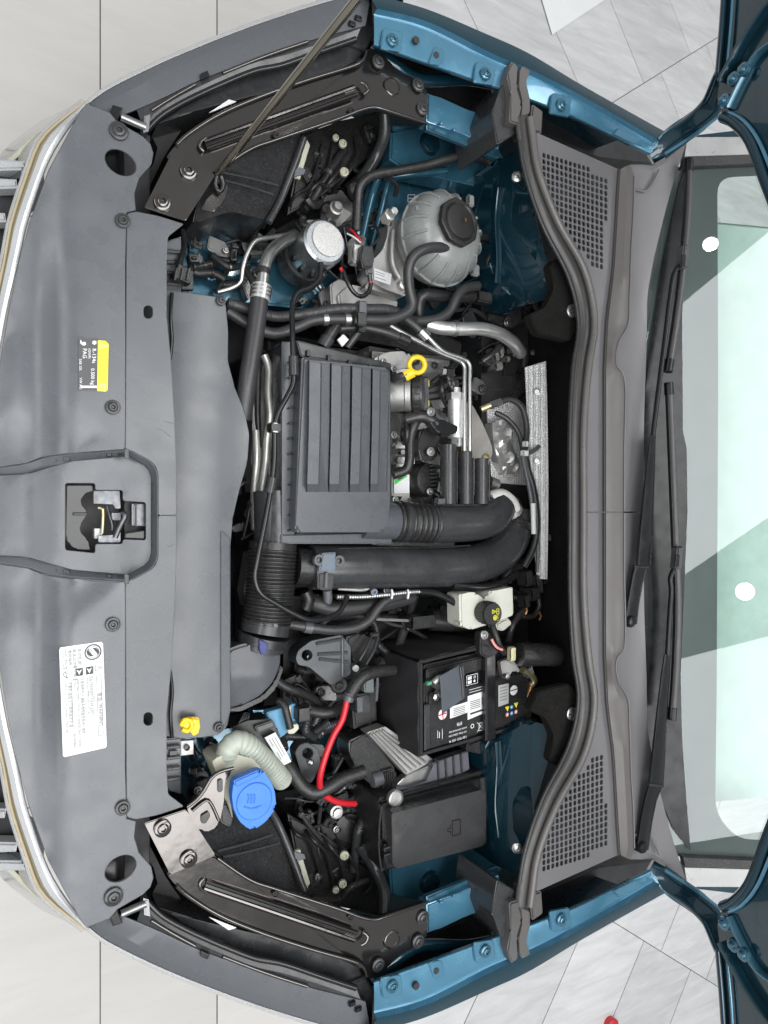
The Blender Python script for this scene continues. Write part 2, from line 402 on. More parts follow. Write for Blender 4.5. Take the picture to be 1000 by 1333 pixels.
# ------------------------------------------------------------------ flat print helpers
class Face:
    """a flat quad on which print is laid; s runs along the reading direction, t upwards"""
    def __init__(self, A, B, C, D, lift=.0006):
        self.q = [Vector(x) for x in (A, B, C, D)]; self.lift = lift
        self.n = (self.q[1] - self.q[0]).cross(self.q[3] - self.q[0]).normalized()
        if self.n.z < 0: self.n = -self.n
        self.w = (self.q[1] - self.q[0]).length; self.h = (self.q[3] - self.q[0]).length
    def at(self, s, t, k=1):
        a, b, c, d = self.q
        return a * (1 - s) * (1 - t) + b * s * (1 - t) + c * s * t + d * (1 - s) * t + self.n * (self.lift * k)
    def poly(self, name, pts, mat, parent, k=1):
        pts = [(p[0], p[1]) for p in pts]; V = [self.at(s, t, k) for s, t in pts]
        tr = tessellate_polygon([[Vector((s * self.w, t * self.h, 0)) for s, t in pts]])
        return mk(name, V, [tuple(f) for f in tr], mat, parent, smooth=False)
    def rect(self, name, s0, t0, s1, t1, mat, parent, k=1): return self.poly(name, [(s0, t0), (s1, t0), (s1, t1), (s0, t1)], mat, parent, k)
    def lines(self, name, polys, wd, mat, parent, k=1):
        V, F = [], []
        for pl in polys:
            for a, b in zip(pl, pl[1:]):
                d = Vector(((b[0] - a[0]) * self.w, (b[1] - a[1]) * self.h)); l = d.length
                if l < 1e-9: continue
                nx, ny = -d.y / l * wd / 2 / self.w, d.x / l * wd / 2 / self.h; i = len(V)
                V += [self.at(a[0] + nx, a[1] + ny, k), self.at(b[0] + nx, b[1] + ny, k), self.at(b[0] - nx, b[1] - ny, k), self.at(a[0] - nx, a[1] - ny, k)]
                F.append((i, i + 1, i + 2, i + 3))
        return mk(name, V, F, mat, parent, smooth=False)
    def circ(self, s, t, r, n=24, a0=0, a1=360):
        return [(s + r / self.w * math.cos(math.radians(a0 + (a1 - a0) * i / n)), t + r / self.h * math.sin(math.radians(a0 + (a1 - a0) * i / n))) for i in range(n + (a1 - a0 < 360) * 1)]
    def text(self, name, body, s, t, size, mat, parent, k=1, fit=None):
        cu = bpy.data.curves.new('print', 'FONT'); cu.body = body; cu.size = 1.0; cu.resolution_u = 2
        o = bpy.data.objects.new('print', cu); COL.objects.link(o)
        dg = bpy.context.evaluated_depsgraph_get(); me = bpy.data.meshes.new_from_object(o.evaluated_get(dg))
        V = [v.co.copy() for v in me.vertices]; F = [tuple(p.vertices) for p in me.polygons]
        bpy.data.objects.remove(o); bpy.data.meshes.remove(me); bpy.data.curves.remove(cu)
        if not V: return None
        mx = max(v.x for v in V); kx = size
        if fit: kx = fit * self.w / mx
        W = [self.at(s + v.x * kx / self.w, t + v.y * size / self.h, k) for v in V]
        return mk(name, W, F, mat, parent, smooth=False)

# ================================================================== SETTING
floor = mk('floor', [(-6, -7, -.006), (9, -7, -.006), (9, 7, -.006), (-6, 7, -.006)], [(0, 1, 2, 3)], GROUT, smooth=False)
tag(floor, 'pale showroom floor around the car', None, None, 'structure')
def plank(cx, cy, ang, L, W, mat):
    d = Vector((math.cos(ang), math.sin(ang), 0)); n = Vector((-d.y, d.x, 0)); g = .0012
    return obox('tile', (cx, cy, -.004), d * (L / 2 - g), n * (W / 2 - g), (0, 0, .004), mat, floor, bev=.0008)
for i in range(-5, 3):
    x = .285 + .315 * i + .1575
    for j in range(-3, 3):
        y = (j + .5 + (.5 if i % 2 else 0)) * 1.5
        if abs(y) < 3.6 and not (x > 0.3 and abs(y) < .35): plank(x, y, math.radians(90), 1.5, .315, TILEF)
for s in (1, -1):
    ang = math.radians(-54); d = Vector((math.cos(ang), math.sin(ang))); n = Vector((-d.y, d.x))
    o = Vector((2.40, 1.78))
    for i in range(-7, 9):
        for j in range(-3, 4):
            c = o + n * (.37 * (i + .5) + (.0 if j % 2 else .13)) + d * 1.2 * (j + .5)
            if c.x > 1.08 and .75 < c.y < 4.2 and c.x < 5.6: plank(c.x, c.y * s, ang * s, 1.2, .37, TILE)
            elif c.x > 3.2 and 0 < c.y <= .9 and c.x < 5.6: plank(c.x, c.y * s, ang * s, 1.2, .37, TILE)
pp = mk('paper_sheet', [P(694, -40, .006), P(719, 45, .006), P(790, -2, .006), P(800, -40, .006), P(694, -40, .003), P(719, 45, .003), P(790, -2, .003), P(800, -40, .003)],
        [(0, 1, 2, 3), (4, 5, 6, 7), (0, 1, 5, 4), (1, 2, 6, 5), (2, 3, 7, 6), (3, 0, 4, 7)], WHITE, smooth=False)
tag(pp, 'white sheet of paper lying on the tiled floor beyond the fender', 'paper')
ro = lathe('red_plastic_piece', P(800, 1338, .03), UP, [(.028, -.03), (.03, -.005), (.022, .0), (.004, .002)], M('red_plastic', (.5, .02, .03), .4), None, 16)
tag(ro, 'small red plastic piece lying on the tiled floor', 'plastic piece')

def loftw(name, lines, mat, parent=None, thick=0, label=None, ang=35):
    n = len(lines[0]); m = len(lines); verts = [Vector(p) for l in lines for p in l]; faces = []
    for j in range(m - 1):
        for i in range(n - 1): faces.append((j * n + i, j * n + i + 1, (j + 1) * n + i + 1, (j + 1) * n + i))
    return mk(name, verts, faces, mat, parent, ang, label)
def PL(l): return [P(*p) for p in l]
def sl(pts, n=24): return resample([tuple(p) for p in cat([list(p) for p in pts], 8)], n)

# ================================================================== FRONT PANEL (slam panel cover)
slam = thing('front_panel_cover', 'large matte grey plastic cover across the front of the engine bay, with stickers', 'panel cover')
ZS = .900
def zs(u, v):
    k = min(1, max(0, (95 - u) / 55)); k = k * k * (3 - 2 * k)
    e = min(1, max(0, (14 - u) / 30))
    w = min(1, max(0, (380 - abs(v - 671)) / 120)); c = (abs(v - 671) / 540) ** 2
    dv = abs(v - 671); cu_ = 95 + max(0, min(1, (150 - dv) / 65)) * 68
    j = min(1, max(0, (cu_ - u) / 40)) * (1 if dv < 150 else 0)
    return ZS - .009 * j * j * (3 - 2 * j) * max(0, min(1, (150 - dv) / 50)) - .026 * k * (.35 + .65 * w) - .006 * e - .012 * c * k
front_edge = [(113, 1208), (105, 1199), (85, 1162), (63, 1121), (38, 1052), (27, 1010), (12, 945), (-2, 860), (-12, 780), (-16, 735)]
cover_side = [(-16, 735), (0, 734), (34, 739), (60, 749), (100, 753), (163, 757), (163, 782), (163, 1000), (165, 1066), (177, 1069), (175, 1090), (181, 1110), (197, 1128), (200, 1143), (196, 1155), (186, 1165), (153, 1184), (143, 1196)]
for s in (1, -1):
    out = side(front_edge + cover_side[1:], s)
    oval = [(157 + 20 * math.cos(a) + 4 * math.sin(a), 1131 - 17.5 * math.sin(a) - 3 * math.cos(a)) for a in [2 * math.pi * i / 28 for i in range(28)]]
    sheet('side_panel', out, zs, .004, GREY, slam, holes=[side(oval, s)], grid=16, bev=.0012)
# rear strip
strip = [(165, 756), (165, 1064), (177, 1067), (206, 1061), (240, 1050), (219, 1034), (217, 1000), (217, 930), (222, 880), (227, 800), (229.5, 735), (230, 671)]
slot = [(193 + 6 * math.cos(a), 936 + (2.6 if math.sin(a) > 0 else -2.6) + 6 * math.sin(a)) for a in [2 * math.pi * i / 20 for i in range(20)]]
lipA = [(163, 757), (172, 755), (196, 742), (203, 735), (206, 724), (206, 671)]
lipB = [(163, 749), (169, 747), (188, 736), (194, 730), (197, 720), (197, 671)]
half = lipA[::-1] + strip[1:-1]
for s in (1, -1):
    o2 = lipA[:] + [(230, 671)] + strip[1:-1][::-1]
    sheet('rear_strip', side(fil(o2, 3, 2), s), ZS - .003, .0035, GREYS, slam, holes=[side(slot, s)], bev=.001)
ZC = ZS - .020
A1 = [(-16, 735), (0, 734), (34, 739), (60, 749), (100, 753), (163, 757)]
B1 = [(-16, 724), (0, 723), (36, 725), (62, 733), (95, 742), (163, 748)]
for s in (1, -1):
    n = 14
    a = [(p[0], p[1], zs(*p)) for p in resample(A1, n)]; b = [(p[0], p[1], min(ZC, zs(*p) - .004)) for p in resample(B1, n)]
    m_ = [((p[0] + q[0]) / 2, (p[1] + q[1]) / 2, p[2] + .0022) for p, q in zip(a, b)]
    f = (lambda l: mir(l)) if s < 0 else (lambda l: l)
    loft('channel_lip', [f(a), f([(p[0], p[1] - 2, p[2] + .003) for p in a]), f(b)], GREY, slam, thick=.002)
    a = [(p[0], p[1], ZS - .003) for p in resample(lipA, n)]; b = [(p[0], p[1], ZC - .004) for p in resample(lipB, n)]
    loft('channel_lip', [f(a), f([(p[0] - 1.5, p[1] - .6, p[2] + .001) for p in a]), f(b)], GREYS, slam, thick=.002)
latch_hole = fil([(85, 629), (124, 629), (124, 638), (160, 638), (160, 652), (190, 654), (190, 703), (160, 702), (160, 708), (124, 708), (124, 720), (85, 716)], 3, 2)
chan = [(-16, 618), (0, 619), (36, 617), (62, 609), (95, 600), (163, 594), (169, 595), (188, 606), (194, 612), (197, 622), (197, 720), (194, 730), (188, 736), (169, 747), (163, 748), (95, 742), (62, 733), (36, 725), (0, 723), (-16, 724)]
sheet('channel_floor', chan, lambda u, v: min(ZC, zs(u, 900) - .004) - (.004 if u > 163 else 0), .004, GREY, slam, holes=[latch_hole], grid=18, bev=.0008)
for v_ in (589, 752): sheet('clip_slot', [(162, v_ - 5), (168, v_ - 4), (168, v_ + 8), (162, v_ + 8)], ZS + .0012, .004, BLACKG, slam)
for (u_, v_) in ((155, 170), (160, 287), (147, 530), (147, 813), (160, 1052), (148, 1168)):
    bolt(slam, u_, v_, zs(u_, v_) + .004, 12 if u_ in (155, 148) else 9.5, DKGREY)
for pl in ([(206, 559), (212, 560), (216, 564), (222, 568)], [(214, 549), (226, 551)], [(217, 710), (221, 712), (225, 709)]):
    tube('scratch', [(p[0], p[1], ZS - .0028) for p in pl], .3, COWL, slam, n=4)
# dark well below the openings
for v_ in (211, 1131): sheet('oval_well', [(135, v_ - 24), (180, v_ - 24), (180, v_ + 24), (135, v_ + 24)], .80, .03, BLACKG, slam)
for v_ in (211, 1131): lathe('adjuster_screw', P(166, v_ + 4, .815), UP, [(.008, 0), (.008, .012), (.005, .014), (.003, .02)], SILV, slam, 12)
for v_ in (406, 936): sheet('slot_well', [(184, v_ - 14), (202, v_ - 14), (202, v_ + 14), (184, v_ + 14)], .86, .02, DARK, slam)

# latch
latch = thing('hood_latch', 'bright metal hood latch in the recess at the middle of the front cover', 'latch')
sheet('latch_well', [(80, 622), (200, 622), (200, 726), (80, 726)], .800, .02, DARK, latch)
sheet('well_rim', fil([(86, 631), (123, 631), (123, 640), (112, 640), (104, 650), (106, 660), (114, 664), (112, 672), (104, 684), (104, 694), (114, 702), (119, 717), (98, 715), (90, 708), (86, 700)], 3, 2), ZC - .016, .006, BLACKG, latch, bev=.001)
sheet('rim_rib', [(95, 667), (114, 667), (114, 671), (95, 671)], ZC - .012, .008, BLACKG, latch, bev=.001)
sheet('latch_plate', fil([(122, 639), (156, 639), (157, 662), (150, 662), (148, 656), (122, 656)], 1.5, 2), ZC - .012, .003, LATCHS, latch, bev=.0006)
sheet('latch_plate', fil([(128, 697), (148, 697), (152, 688), (157, 690), (157, 706), (128, 706)], 1.5, 2), ZC - .012, .003, LATCHS, latch, bev=.0006)
tube('latch_spring', [(128, 661, .862), (134, 663, .864), (134, 678, .862), (133, 694, .860)], 2.2, BRASS, latch, n=8)
tube('striker_guide', [(139, 658, .858), (142, 670, .852), (146, 682, .848), (146, 690, .846)], 2.4, LATCHS, latch, n=8)
tube('catch_hook', [(150, 700, .868), (154, 690, .87), (160, 678, .874), (163, 671, .876), (159, 668, .872)], 3.6, LATCHS, latch, n=8)
obox('catch_block', P(150, 672, .845), (.007, 0, 0), (0, .006, 0), (0, 0, .006), LATCHS, latch)
obox('catch_block', P(127, 694, .85), (.006, 0, 0), (0, .008, 0), (0, 0, .006), ALU, latch)
sheet('cable_housing', [(172, 656), (189, 656), (189, 685), (172, 684)], .862, .01, LATCHS, latch, bev=.002)
sheet('cable_housing_rib', [(176, 655), (178, 655), (178, 686), (176, 686)], .8645, .01, BLACK, latch)
sheet('release_wedge', [(163, 694), (189, 690), (189, 702), (162, 701)], .868, .01, BLACKG, latch, bev=.001)

# ================================================================== STICKERS
st = thing('refrigerant_sticker', 'small refrigerant sticker with a yellow stripe on the grey front cover', 'sticker')
zq = ZS + .0016
Fq = Face(P(102, 440, zq), P(102, 508, zq), P(127.5, 508, zq), P(128, 440, zq))
Fq.poly('dark_film', [(.0, .0), (1, .0), (1, 1), (0, 1)], FILM, st, .5)
Fy = Face(P(127.5, 443, zq), P(126.5, 509, zq), P(140, 510, zq), P(141.5, 444, zq))
Fy.poly('yellow_stripe', [(0, 0), (1, 0), (1, .8), (.97, 1), (.06, 1), (0, .7)], YELL, st, .6)
Fy.lines('warning_symbol', [[(.05, .2), (.16, .2), (.105, .85), (.05, .2)], [(.105, .35), (.105, .62)]], .0009, GLOW if 0 else BRASS, st, 1.2)
Fy.lines('manual_symbol', [[(.86, .2), (.97, .2), (.97, .75), (.86, .75), (.86, .2)], [(.915, .2), (.915, .75)]], .0009, BRASS, st, 1.2)
Fq.text('print', 'R-134a', .20, .70, .0075, WTXT, st, 1.2)
Fq.text('print', '0.500 kg', .58, .64, .0070, WTXT, st, 1.2)
Fq.text('print', '(GWP)', .20, .49, .0050, WTXT, st, 1.2)
Fq.text('print', 'PAG', .20, .22, .0075, WTXT, st, 1.2)
Fq.text('print', 'SAE XX', .40, .04, .0050, WTXT, st, 1.2)
Fq.text('print', 'VW AG', .76, .06, .0050, WTXT, st, 1.2)
Fq.rect('bar_code_strip', .915, .12, .955, .95, WTXT, st, 1.2)
for s_, t_, r_ in ((.09, .80, .0030), (.11, .28, .0028)):
    Fq.lines('snowflake_symbol', [[(s_ + math.cos(a) * r_ / Fq.w, t_ + math.sin(a) * r_ / Fq.h), (s_ - math.cos(a) * r_ / Fq.w, t_ - math.sin(a) * r_ / Fq.h)] for a in (0, math.pi / 3, 2 * math.pi / 3)], .0014, WTXT, st, 1.2)
    Fq.lines('snowflake_ring', [Fq.circ(s_, t_, r_ * .7, 12) + [Fq.circ(s_, t_, r_ * .7, 12)[0]]], .0011, WTXT, st, 1.3)
Fq.poly('oil_can_symbol', [(.03, .10), (.10, .10), (.14, .2), (.07, .17)], WTXT, st, 1.2)

ws_ = thing('warning_sticker', 'white paper warning sticker with a round emblem and rows of print on the front cover', 'sticker')
Fw = Face(P(77, 843, ZS - .0006), P(82, 986, ZS - .0006), P(139, 973, ZS + .0016), P(134, 835, ZS + .0016))
wpap = Fw.poly('paper', [(.02, 0), (.985, 0), (1, .03), (1, .97), (.985, 1), (.02, 1), (0, .96), (0, .03)], WHITE, ws_, .5)
r1 = .0113
def ring(F, s, t, r0, r1_, name, mat, par, k=2.0, n=28):
    V, Fc = [], []
    for i in range(n):
        a = 2 * math.pi * i / n
        for r in (r0, r1_): V.append(F.at(s + r * math.cos(a) / F.w, t + r * math.sin(a) / F.h, k))
    for i in range(n): j = (i + 1) % n; Fc.append((2 * i, 2 * i + 1, 2 * j + 1, 2 * j))
    return mk(name, V, Fc, mat, par, smooth=False)
ring(Fw, .085, .76, .0098, .0116, 'emblem_ring', BTXT, wpap)
ring(Fw, .085, .76, .0076, .0083, 'emblem_ring', GTXT, wpap)
Fw.poly('emblem_swoosh', [(.050, .83), (.075, .90), (.100, .91), (.125, .86), (.105, .86), (.085, .82), (.062, .78), (.046, .74)], BTXT, wpap, 2.0)
Fw.poly('emblem_swoosh', [(.120, .69), (.095, .62), (.070, .61), (.045, .66), (.065, .66), (.085, .70), (.108, .74), (.124, .78)], BTXT, wpap, 2.0)
Fw.lines('emblem_stroke', [[(.055, .70), (.115, .84)], [(.050, .66), (.118, .80)]], .0006, GTXT, wpap, 2.0)
def wl(txt, s, t, size, fit=None, mat=GTXT): Fw.text('print', txt, s, t, size, mat, wpap, 2.2, fit)
wl('发动机舱', .03, .415, .0062); wl('高温运动部件请注', .03, .30, .0058); wl('维修保养', .03, .195, .0058)
wl('ENGINE COMPARTMENT', .03, .115, .0042, .19); wl('CAUTION HOT PARTS', .03, .05, .0042, .17)
Fw.lines('ruled_line', [[(.195, .03), (.195, .93)], [(.215, .76), (.93, .76)], [(.205, .255), (.96, .255)]], .0005, GTXT, wpap, 2.0)
Fw.lines('warning_triangle', [[(.215, .80), (.265, .80), (.24, .96), (.215, .80)], [(.24, .84), (.24, .90)]], .0007, GTXT, wpap, 2.0)
Fw.lines('title_box', [[(.315, .82), (.875, .82), (.875, .93), (.315, .93), (.315, .82)]], .0007, GTXT, wpap, 2.0)
wl('警告: WARNING', .47, .845, .0068)
for t_ in (.58, .35):
    Fw.rect('hazard_pictogram', .215, t_, .285, t_ + .165, BTXT, wpap, 2.0)
    Fw.poly('hazard_pictogram_mark', [(.225, t_ + .02), (.275, t_ + .08), (.225, t_ + .14), (.24, t_ + .08)], WHITE, wpap, 2.6)
wl('高温冷却系统请勿打开发动机运转时小心', .305, .655, .0062, .40); wl('DANGER HIGH TEMPERATURE DO NOT OPEN', .305, .585, .0046, .36)
wl('注意保养作业 请联系授权服务商进行维修', .305, .445, .0062, .52); wl('WHEN MAINTAINING, CONTACT AUTHORIZED SERVICE CENTER', .305, .36, .0050, .63); wl('2.7 PSI', .30, .29, .0046)
wl('注意机油加注仅使用规定机油', .32, .165, .0066, .42); wl('CHECK OIL LEVEL IN OWNERS LITERATURE', .32, .085, .0046, .47)
Fw.lines('oil_can_symbol', [[(.225, .13), (.235, .08), (.265, .08), (.29, .17), (.26, .13), (.225, .13)], [(.24, .15), (.25, .19)]], .0008, BTXT, wpap, 2.0)
wl('18D 010 009 E', .80, .265, .0035)

# ================================================================== GRILLE AND BUMPER TRIM
trim = thing('bumper_trim', 'bright chrome strip curving along the front edge of the grey cover', 'trim')
TO = [(112, 1211), (100, 1199), (63, 1164), (45, 1124), (21, 1054), (12, 1012), (-3, 942), (-17, 860), (-27, 780), (-31, 735), (-33, 671)]
TI = [(117, 1209), (112, 1203), (82, 1164), (60, 1123), (36, 1052), (27, 1010), (10, 942), (-4, 860), (-13, 780), (-17, 735), (-19, 671)]
TW = [(109, 1212), (93, 1200), (53, 1166), (36, 1126), (13, 1056), (5, 1013), (-9, 943), (-22, 860), (-32, 780), (-36, 735), (-38, 671)]
def full(l): return l + mir(l)[::-1][1:]
n = 72
def lz(l, z, dz=0): return [(p[0], p[1], z + dz * abs(p[1] - 671) / 540) for p in resample(sl(full(l), 60), n)]
loft('chrome_strip', [lz(TI, .862), lz([(p[0] - 1, p[1]) for p in TI], .872), lz([((a[0] + b[0]) / 2, (a[1] + b[1]) / 2) for a, b in zip(TI, TO)], .874), lz(TO, .868)], SATIN, trim, thick=.004)
loft('warm_reflection_edge', [lz([(p[0], p[1]) for p in TO], .864), lz([((a[0] * 2 + b[0]) / 3, (a[1] * 2 + b[1]) / 3) for a, b in zip(TO, TW)], .862), lz(TW, .850)], WARMC, trim, thick=.004)  # warm reflection along the chrome, built as a tinted strip
loft('lower_edge', [lz(TW, .847), lz([(p[0] - 4, p[1] + (0 if p[1] < 900 else 1)) for p in TW], .838)], SATIN, trim, thick=.004)
grille = thing('front_grille', 'dark radiator grille with stubby chrome bars below the chrome strip', 'grille')
for s in (1, -1):
    gl = side([(54, 1160, .78), (44, 1122, .78), (22, 1050, .78), (4, 980, .78), (-30, 900, .76), (-50, 1000, .74), (-30, 1085, .75), (16, 1130, .76)], s)
    sheet('grille_back', gl, .7, .02, DARK, grille)
    for v_, ue in ((1126, 34), (1102, 23), (1058, 8), (1023, -4), (985, -14)):
        q = [(ue, v_ - 4, .815), (ue - 2, v_ + 8, .815), (ue - 44, v_ + 10, .775), (ue - 44, v_ - 5, .775)]
        sheet('chrome_bar', side(q, s), .8, .030, SATIN, grille, bev=.003)
        q = [(ue - 2, v_ - 1, .817), (ue - 4, v_ + 5, .817), (ue - 30, v_ + 6, .793), (ue - 30, v_ - 1, .793)]
    q = [(58, 1168, .80), (50, 1172, .80), (8, 1134, .76), (14, 1127, .765)]
    sheet('corner_blade', side(q, s), .8, .012, CREAM, grille, bev=.002)
    # bumper skin below, running down and out
    l0 = [P(*p) for p in lz(TW, .83)]
half = [P(*p) for p in lz(TW, .828)]
mid = [v + Vector((-.05, .03 * (1 if v.y > 0 else -1) * min(1, abs(v.y) * 2), -.16)) for v in half]
low = [v + Vector((-.02, 0, -.42)) for v in half]
bl = [i for i in range(n) if abs(half[i].y) > .44]
for rng in (range(0, 9), range(n - 9, n)):
    loftw('bumper_skin', [[l[i] for i in rng] for l in (half, mid, low)], TEALD, trim)

# ================================================================== HEADLIGHTS, BRACKETS
HZ = lambda u: .868 + (u - 110) / 370 * .055
for s in (1, -1):
    where = 'beside the prop rod' if s < 0 else 'on the battery side'
    hl = thing('headlight', 'curved grey headlight housing at the front corner ' + where, 'headlight', 'headlights at the front corners')
    O = [(116, 1209), (140, 1227), (200, 1257), (260, 1282), (330, 1308), (400, 1330), (480, 1352)]
    C = [(124, 1204), (150, 1216), (205, 1246), (262, 1268), (330, 1292), (400, 1313), (480, 1334)]
    I = [(152, 1190), (178, 1200), (215, 1216), (262, 1238), (330, 1262), (400, 1285), (476, 1304)]
    f = (lambda l: mir(l)) if s < 0 else (lambda l: l)
    def hz(l, dz, n=40): return f([(p[0], p[1], HZ(p[0]) + dz) for p in sl(l, n)])
    loft('housing_top', [hz(O, -.012), hz([(p[0] + 1, p[1] - 3) for p in O], -.004), hz(C, .0), hz([(p[0] + 1, p[1] - 1.5) for p in C], .002), hz(I, .003)], GREYS, hl, thick=.004)
    loft('outer_edge', [hz([(p[0] - 3, p[1] + 3) for p in O], -.02), hz([(p[0] - 1, p[1] + 1.5) for p in O], -.008), hz([(p[0], p[1] - 1) for p in O], -.004)], SATIN, hl, thick=.003)
    a = [P(*p) for p in hz([(p[0] - 2.5, p[1] + 2.5) for p in O], -.02)]
    sg = -1 if s > 0 else 1
    loftw('lamp_lens', [a, [v + Vector((.03, 0, -.10)) for v in a], [v + Vector((.06, -sg * .03, -.22)) for v in a], [v + Vector((.09, -sg * .06, -.45)) for v in a]], TEALD, hl)
    R1 = [(197, 1199), (225, 1216), (254, 1232)]; R2 = [(290, 1246), (345, 1267), (400, 1285)]
    tube('rib', f([(p[0], p[1] - 1, HZ(p[0]) + .005) for p in R1]), 2.6, BRK, hl, n=8)
    tube('rib', f([(p[0], p[1] - 1, HZ(p[0]) + .005) for p in R2]), 2.6, BRK, hl, n=8)
    sheet('clip', f([(262, 1238), (273, 1243), (270, 1249), (261, 1245)])[::s], lambda u, v: HZ(u) + .009, .006, BLACKG, hl)
    # inner wall of the rail and rubber seal
    D1 = [(186, 1178), (205, 1198), (238, 1218), (285, 1240), (330, 1258), (372, 1268), (420, 1283), (470, 1301)]
    D2 = [(192, 1172), (211, 1190), (245, 1209), (290, 1229), (332, 1245), (368, 1252), (415, 1268), (463, 1284)]
    D3 = [(197, 1166), (217, 1184), (250, 1202), (295, 1221), (335, 1236), (367, 1242), (412, 1256), (458, 1272)]
    loft('rail', [hz(I[1:], .001, 30), hz(D1, .006, 30), hz(D2, .002, 30)], DKGREY, hl, thick=.003)
    tube('seal', f([(p[0], p[1] + 2, HZ(p[0]) + .0) for p in D2]), 4.5, BLACKG, hl, n=8)
    body = [(205, 1182), (250, 1196), (300, 1208), (360, 1222), (420, 1240), (466, 1256), (474, 1275), (455, 1282), (412, 1266), (368, 1250), (332, 1243), (290, 1228), (245, 1208)]
    sheet('lamp_body', f(body)[::s], lambda u, v: HZ(u) - .025, .10, DKGREY, hl, bev=.003)
    sheet('white_tag', f([(272, 1194), (278, 1196), (308, 1208), (298, 1211)])[::s], lambda u, v: HZ(u) - .015, .003, WHITE, hl)
    sheet('end_cap', f([(452, 1283), (476, 1272), (487, 1290), (484, 1352), (462, 1352), (474, 1318), (470, 1300)])[::s], .905, .06, DKGREY, hl, bev=.002)
    for (u_, v_) in ((458, 1306), (466, 1313)): obox('cap_rib', P(*f([(u_, v_, .925)])[0]), (.006, 0, 0), (0, .004, 0), (0, 0, .004), BLACKG, hl)
    # chromed link rod at the corner of the cover
    tube('corner_rod', f([(158, 1190, .888), (190, 1176, .89)]), 5.0, STEEL, hl, n=12, curve=False)
    sheet('corner_gusset', f([(143, 1196), (153, 1185), (160, 1202), (147, 1206)])[::s], .886, .02, BLACKG, hl, bev=.001)
    sheet('corner_clip', f([(187, 1170), (194, 1172), (196, 1194), (188, 1192)])[::s], .893, .03, STEEL, hl, bev=.002)
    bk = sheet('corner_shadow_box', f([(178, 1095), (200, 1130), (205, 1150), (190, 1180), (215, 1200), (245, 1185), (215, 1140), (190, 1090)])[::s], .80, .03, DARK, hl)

    br = thing('headlight_bracket', 'glossy dark metal bracket arm behind the headlight ' + where, 'bracket', 'headlight bracket arms')
    plate = [(188, 1072), (242, 1054), (281, 1114), (222, 1139)]
    sheet('mount_plate', f(fil(plate, 3, 3))[::s], .905, .003, BRK, br, bev=.0012)
    arm = [(216, 1137, .903), (281, 1114, .903), (300, 1128, .902), (325, 1143, .905), (362, 1156, .91), (440, 1181, .92), (470, 1192, .924), (488, 1195, .925), (505, 1190, .925), (555, 1173, .918), (557, 1212, .915), (553, 1229, .915), (515, 1243, .917), (505, 1262, .917), (485, 1276, .915), (478, 1272, .918), (468, 1256, .92), (400, 1236, .913), (340, 1216, .906), (285, 1193, .9), (245, 1168, .899), (228, 1152, .9)]
    sheet('arm', f(fil(arm, 6, 3))[::s], .9, .006, BRK, br, bev=.0025, seg=3)
    # raised flanges on both long edges and the long pressed groove
    E1 = [(283, 1117, .906), (325, 1145, .908), (362, 1158, .913), (440, 1183, .923), (470, 1194, .927), (488, 1197, .928), (505, 1192, .928), (556, 1175, .921)]
    tube('edge_flange', f(E1), 2.3, BRK, br, n=8)
    E2 = [(230, 1153, .903), (246, 1167, .902), (285, 1191, .903), (340, 1214, .909), (400, 1234, .916), (466, 1254, .923), (478, 1270, .921)]
    tube('edge_flange', f(E2), 2.8, BRK, br, n=8)
    def gz(u): return .9085 + (u - 280) / 200 * .018
    G1 = [(u, 1152 + (u - 268) * .343, gz(u)) for u in range(268, 478, 14)]
    def off(l, d, dz): return [(p[0] - d * .32, p[1] + d * .95, p[2] + dz) for p in l]
    gr = loft('groove', [f(off(G1, -8, -.002)), f(off(G1, -5.5, .0035)), f(off(G1, -3, .0032)), f(off(G1, -1.5, -.001)), f(off(G1, 2.5, -.001)), f(off(G1, 4, .0032)), f(off(G1, 6.5, .0035)), f(off(G1, 9, -.002))], BRK, br, thick=.001)
    loft('groove_floor', [f(off(G1[:-1], -1.6, .0009)), f(off(G1[:-1], 2.6, .0009))], BLACKG, br, thick=.001)
    tube('groove_end', f([(265, 1144, gz(265) - .001), (260, 1150, gz(260)), (262, 1157, gz(260)), (268, 1161, gz(265) - .001)]), 2.4, BRK, br, n=8)
    tube('groove_end', f([(473, 1214, gz(476) - .002), (479, 1219, gz(478)), (476, 1227, gz(478)), (470, 1230, gz(474) - .002)]), 2.4, BRK, br, n=8)
    lathe('pressed_ring', P(*f([(510, 1223, .919)])[0]), UP, [(.0165, -.002), (.0160, .0025), (.0145, .003), (.0130, .0008), (.002, .001)], BRK, br, 24)
    for u_, v_, r_ in ((212, 1079, 9), (246, 1119, 9)): bolt(br, *f([(u_, v_, .909)])[0], r_ * 1.25, BRK)
    for u_, v_ in ((551, 1195), (545, 1226), (493, 1257)): bolt(br, *f([(u_, v_, .922)])[0], 9, DKGREY)
    for u_, v_ in ((457, 1194), (359, 1164)):
        lathe('small_hole', P(*f([(u_, v_, .9135 + (u_ - 359) * .00011)])[0]), UP, [(.0052, -.002), (.0052, .001), (.004, .0012), (.0037, -.001), (.001, -.001)], BLACKG, br, 12)
    # rear shell of the lamp below the arm
    sh = thing('headlight_rear_shell', 'black rear shell of the headlight below the bracket arm ' + where, 'headlight shell', 'rear shells of the headlights')
    sb = [(250, 1050, .84), (300, 1065, .845), (352, 1052, .835), (372, 1085, .83), (392, 1130, .85), (398, 1165, .86), (330, 1150, .88), (285, 1120, .885), (262, 1090, .87)]
    sheet('shell', f(fil(sb, 8, 3))[::s], .85, .16, BLACK, sh, bev=.006, seg=3)
    tube('shell_rim', f([(350, 1050, .845), (366, 1080, .845), (384, 1125, .86), (396, 1160, .872)]), 4.5, DKGREY, sh, n=8)
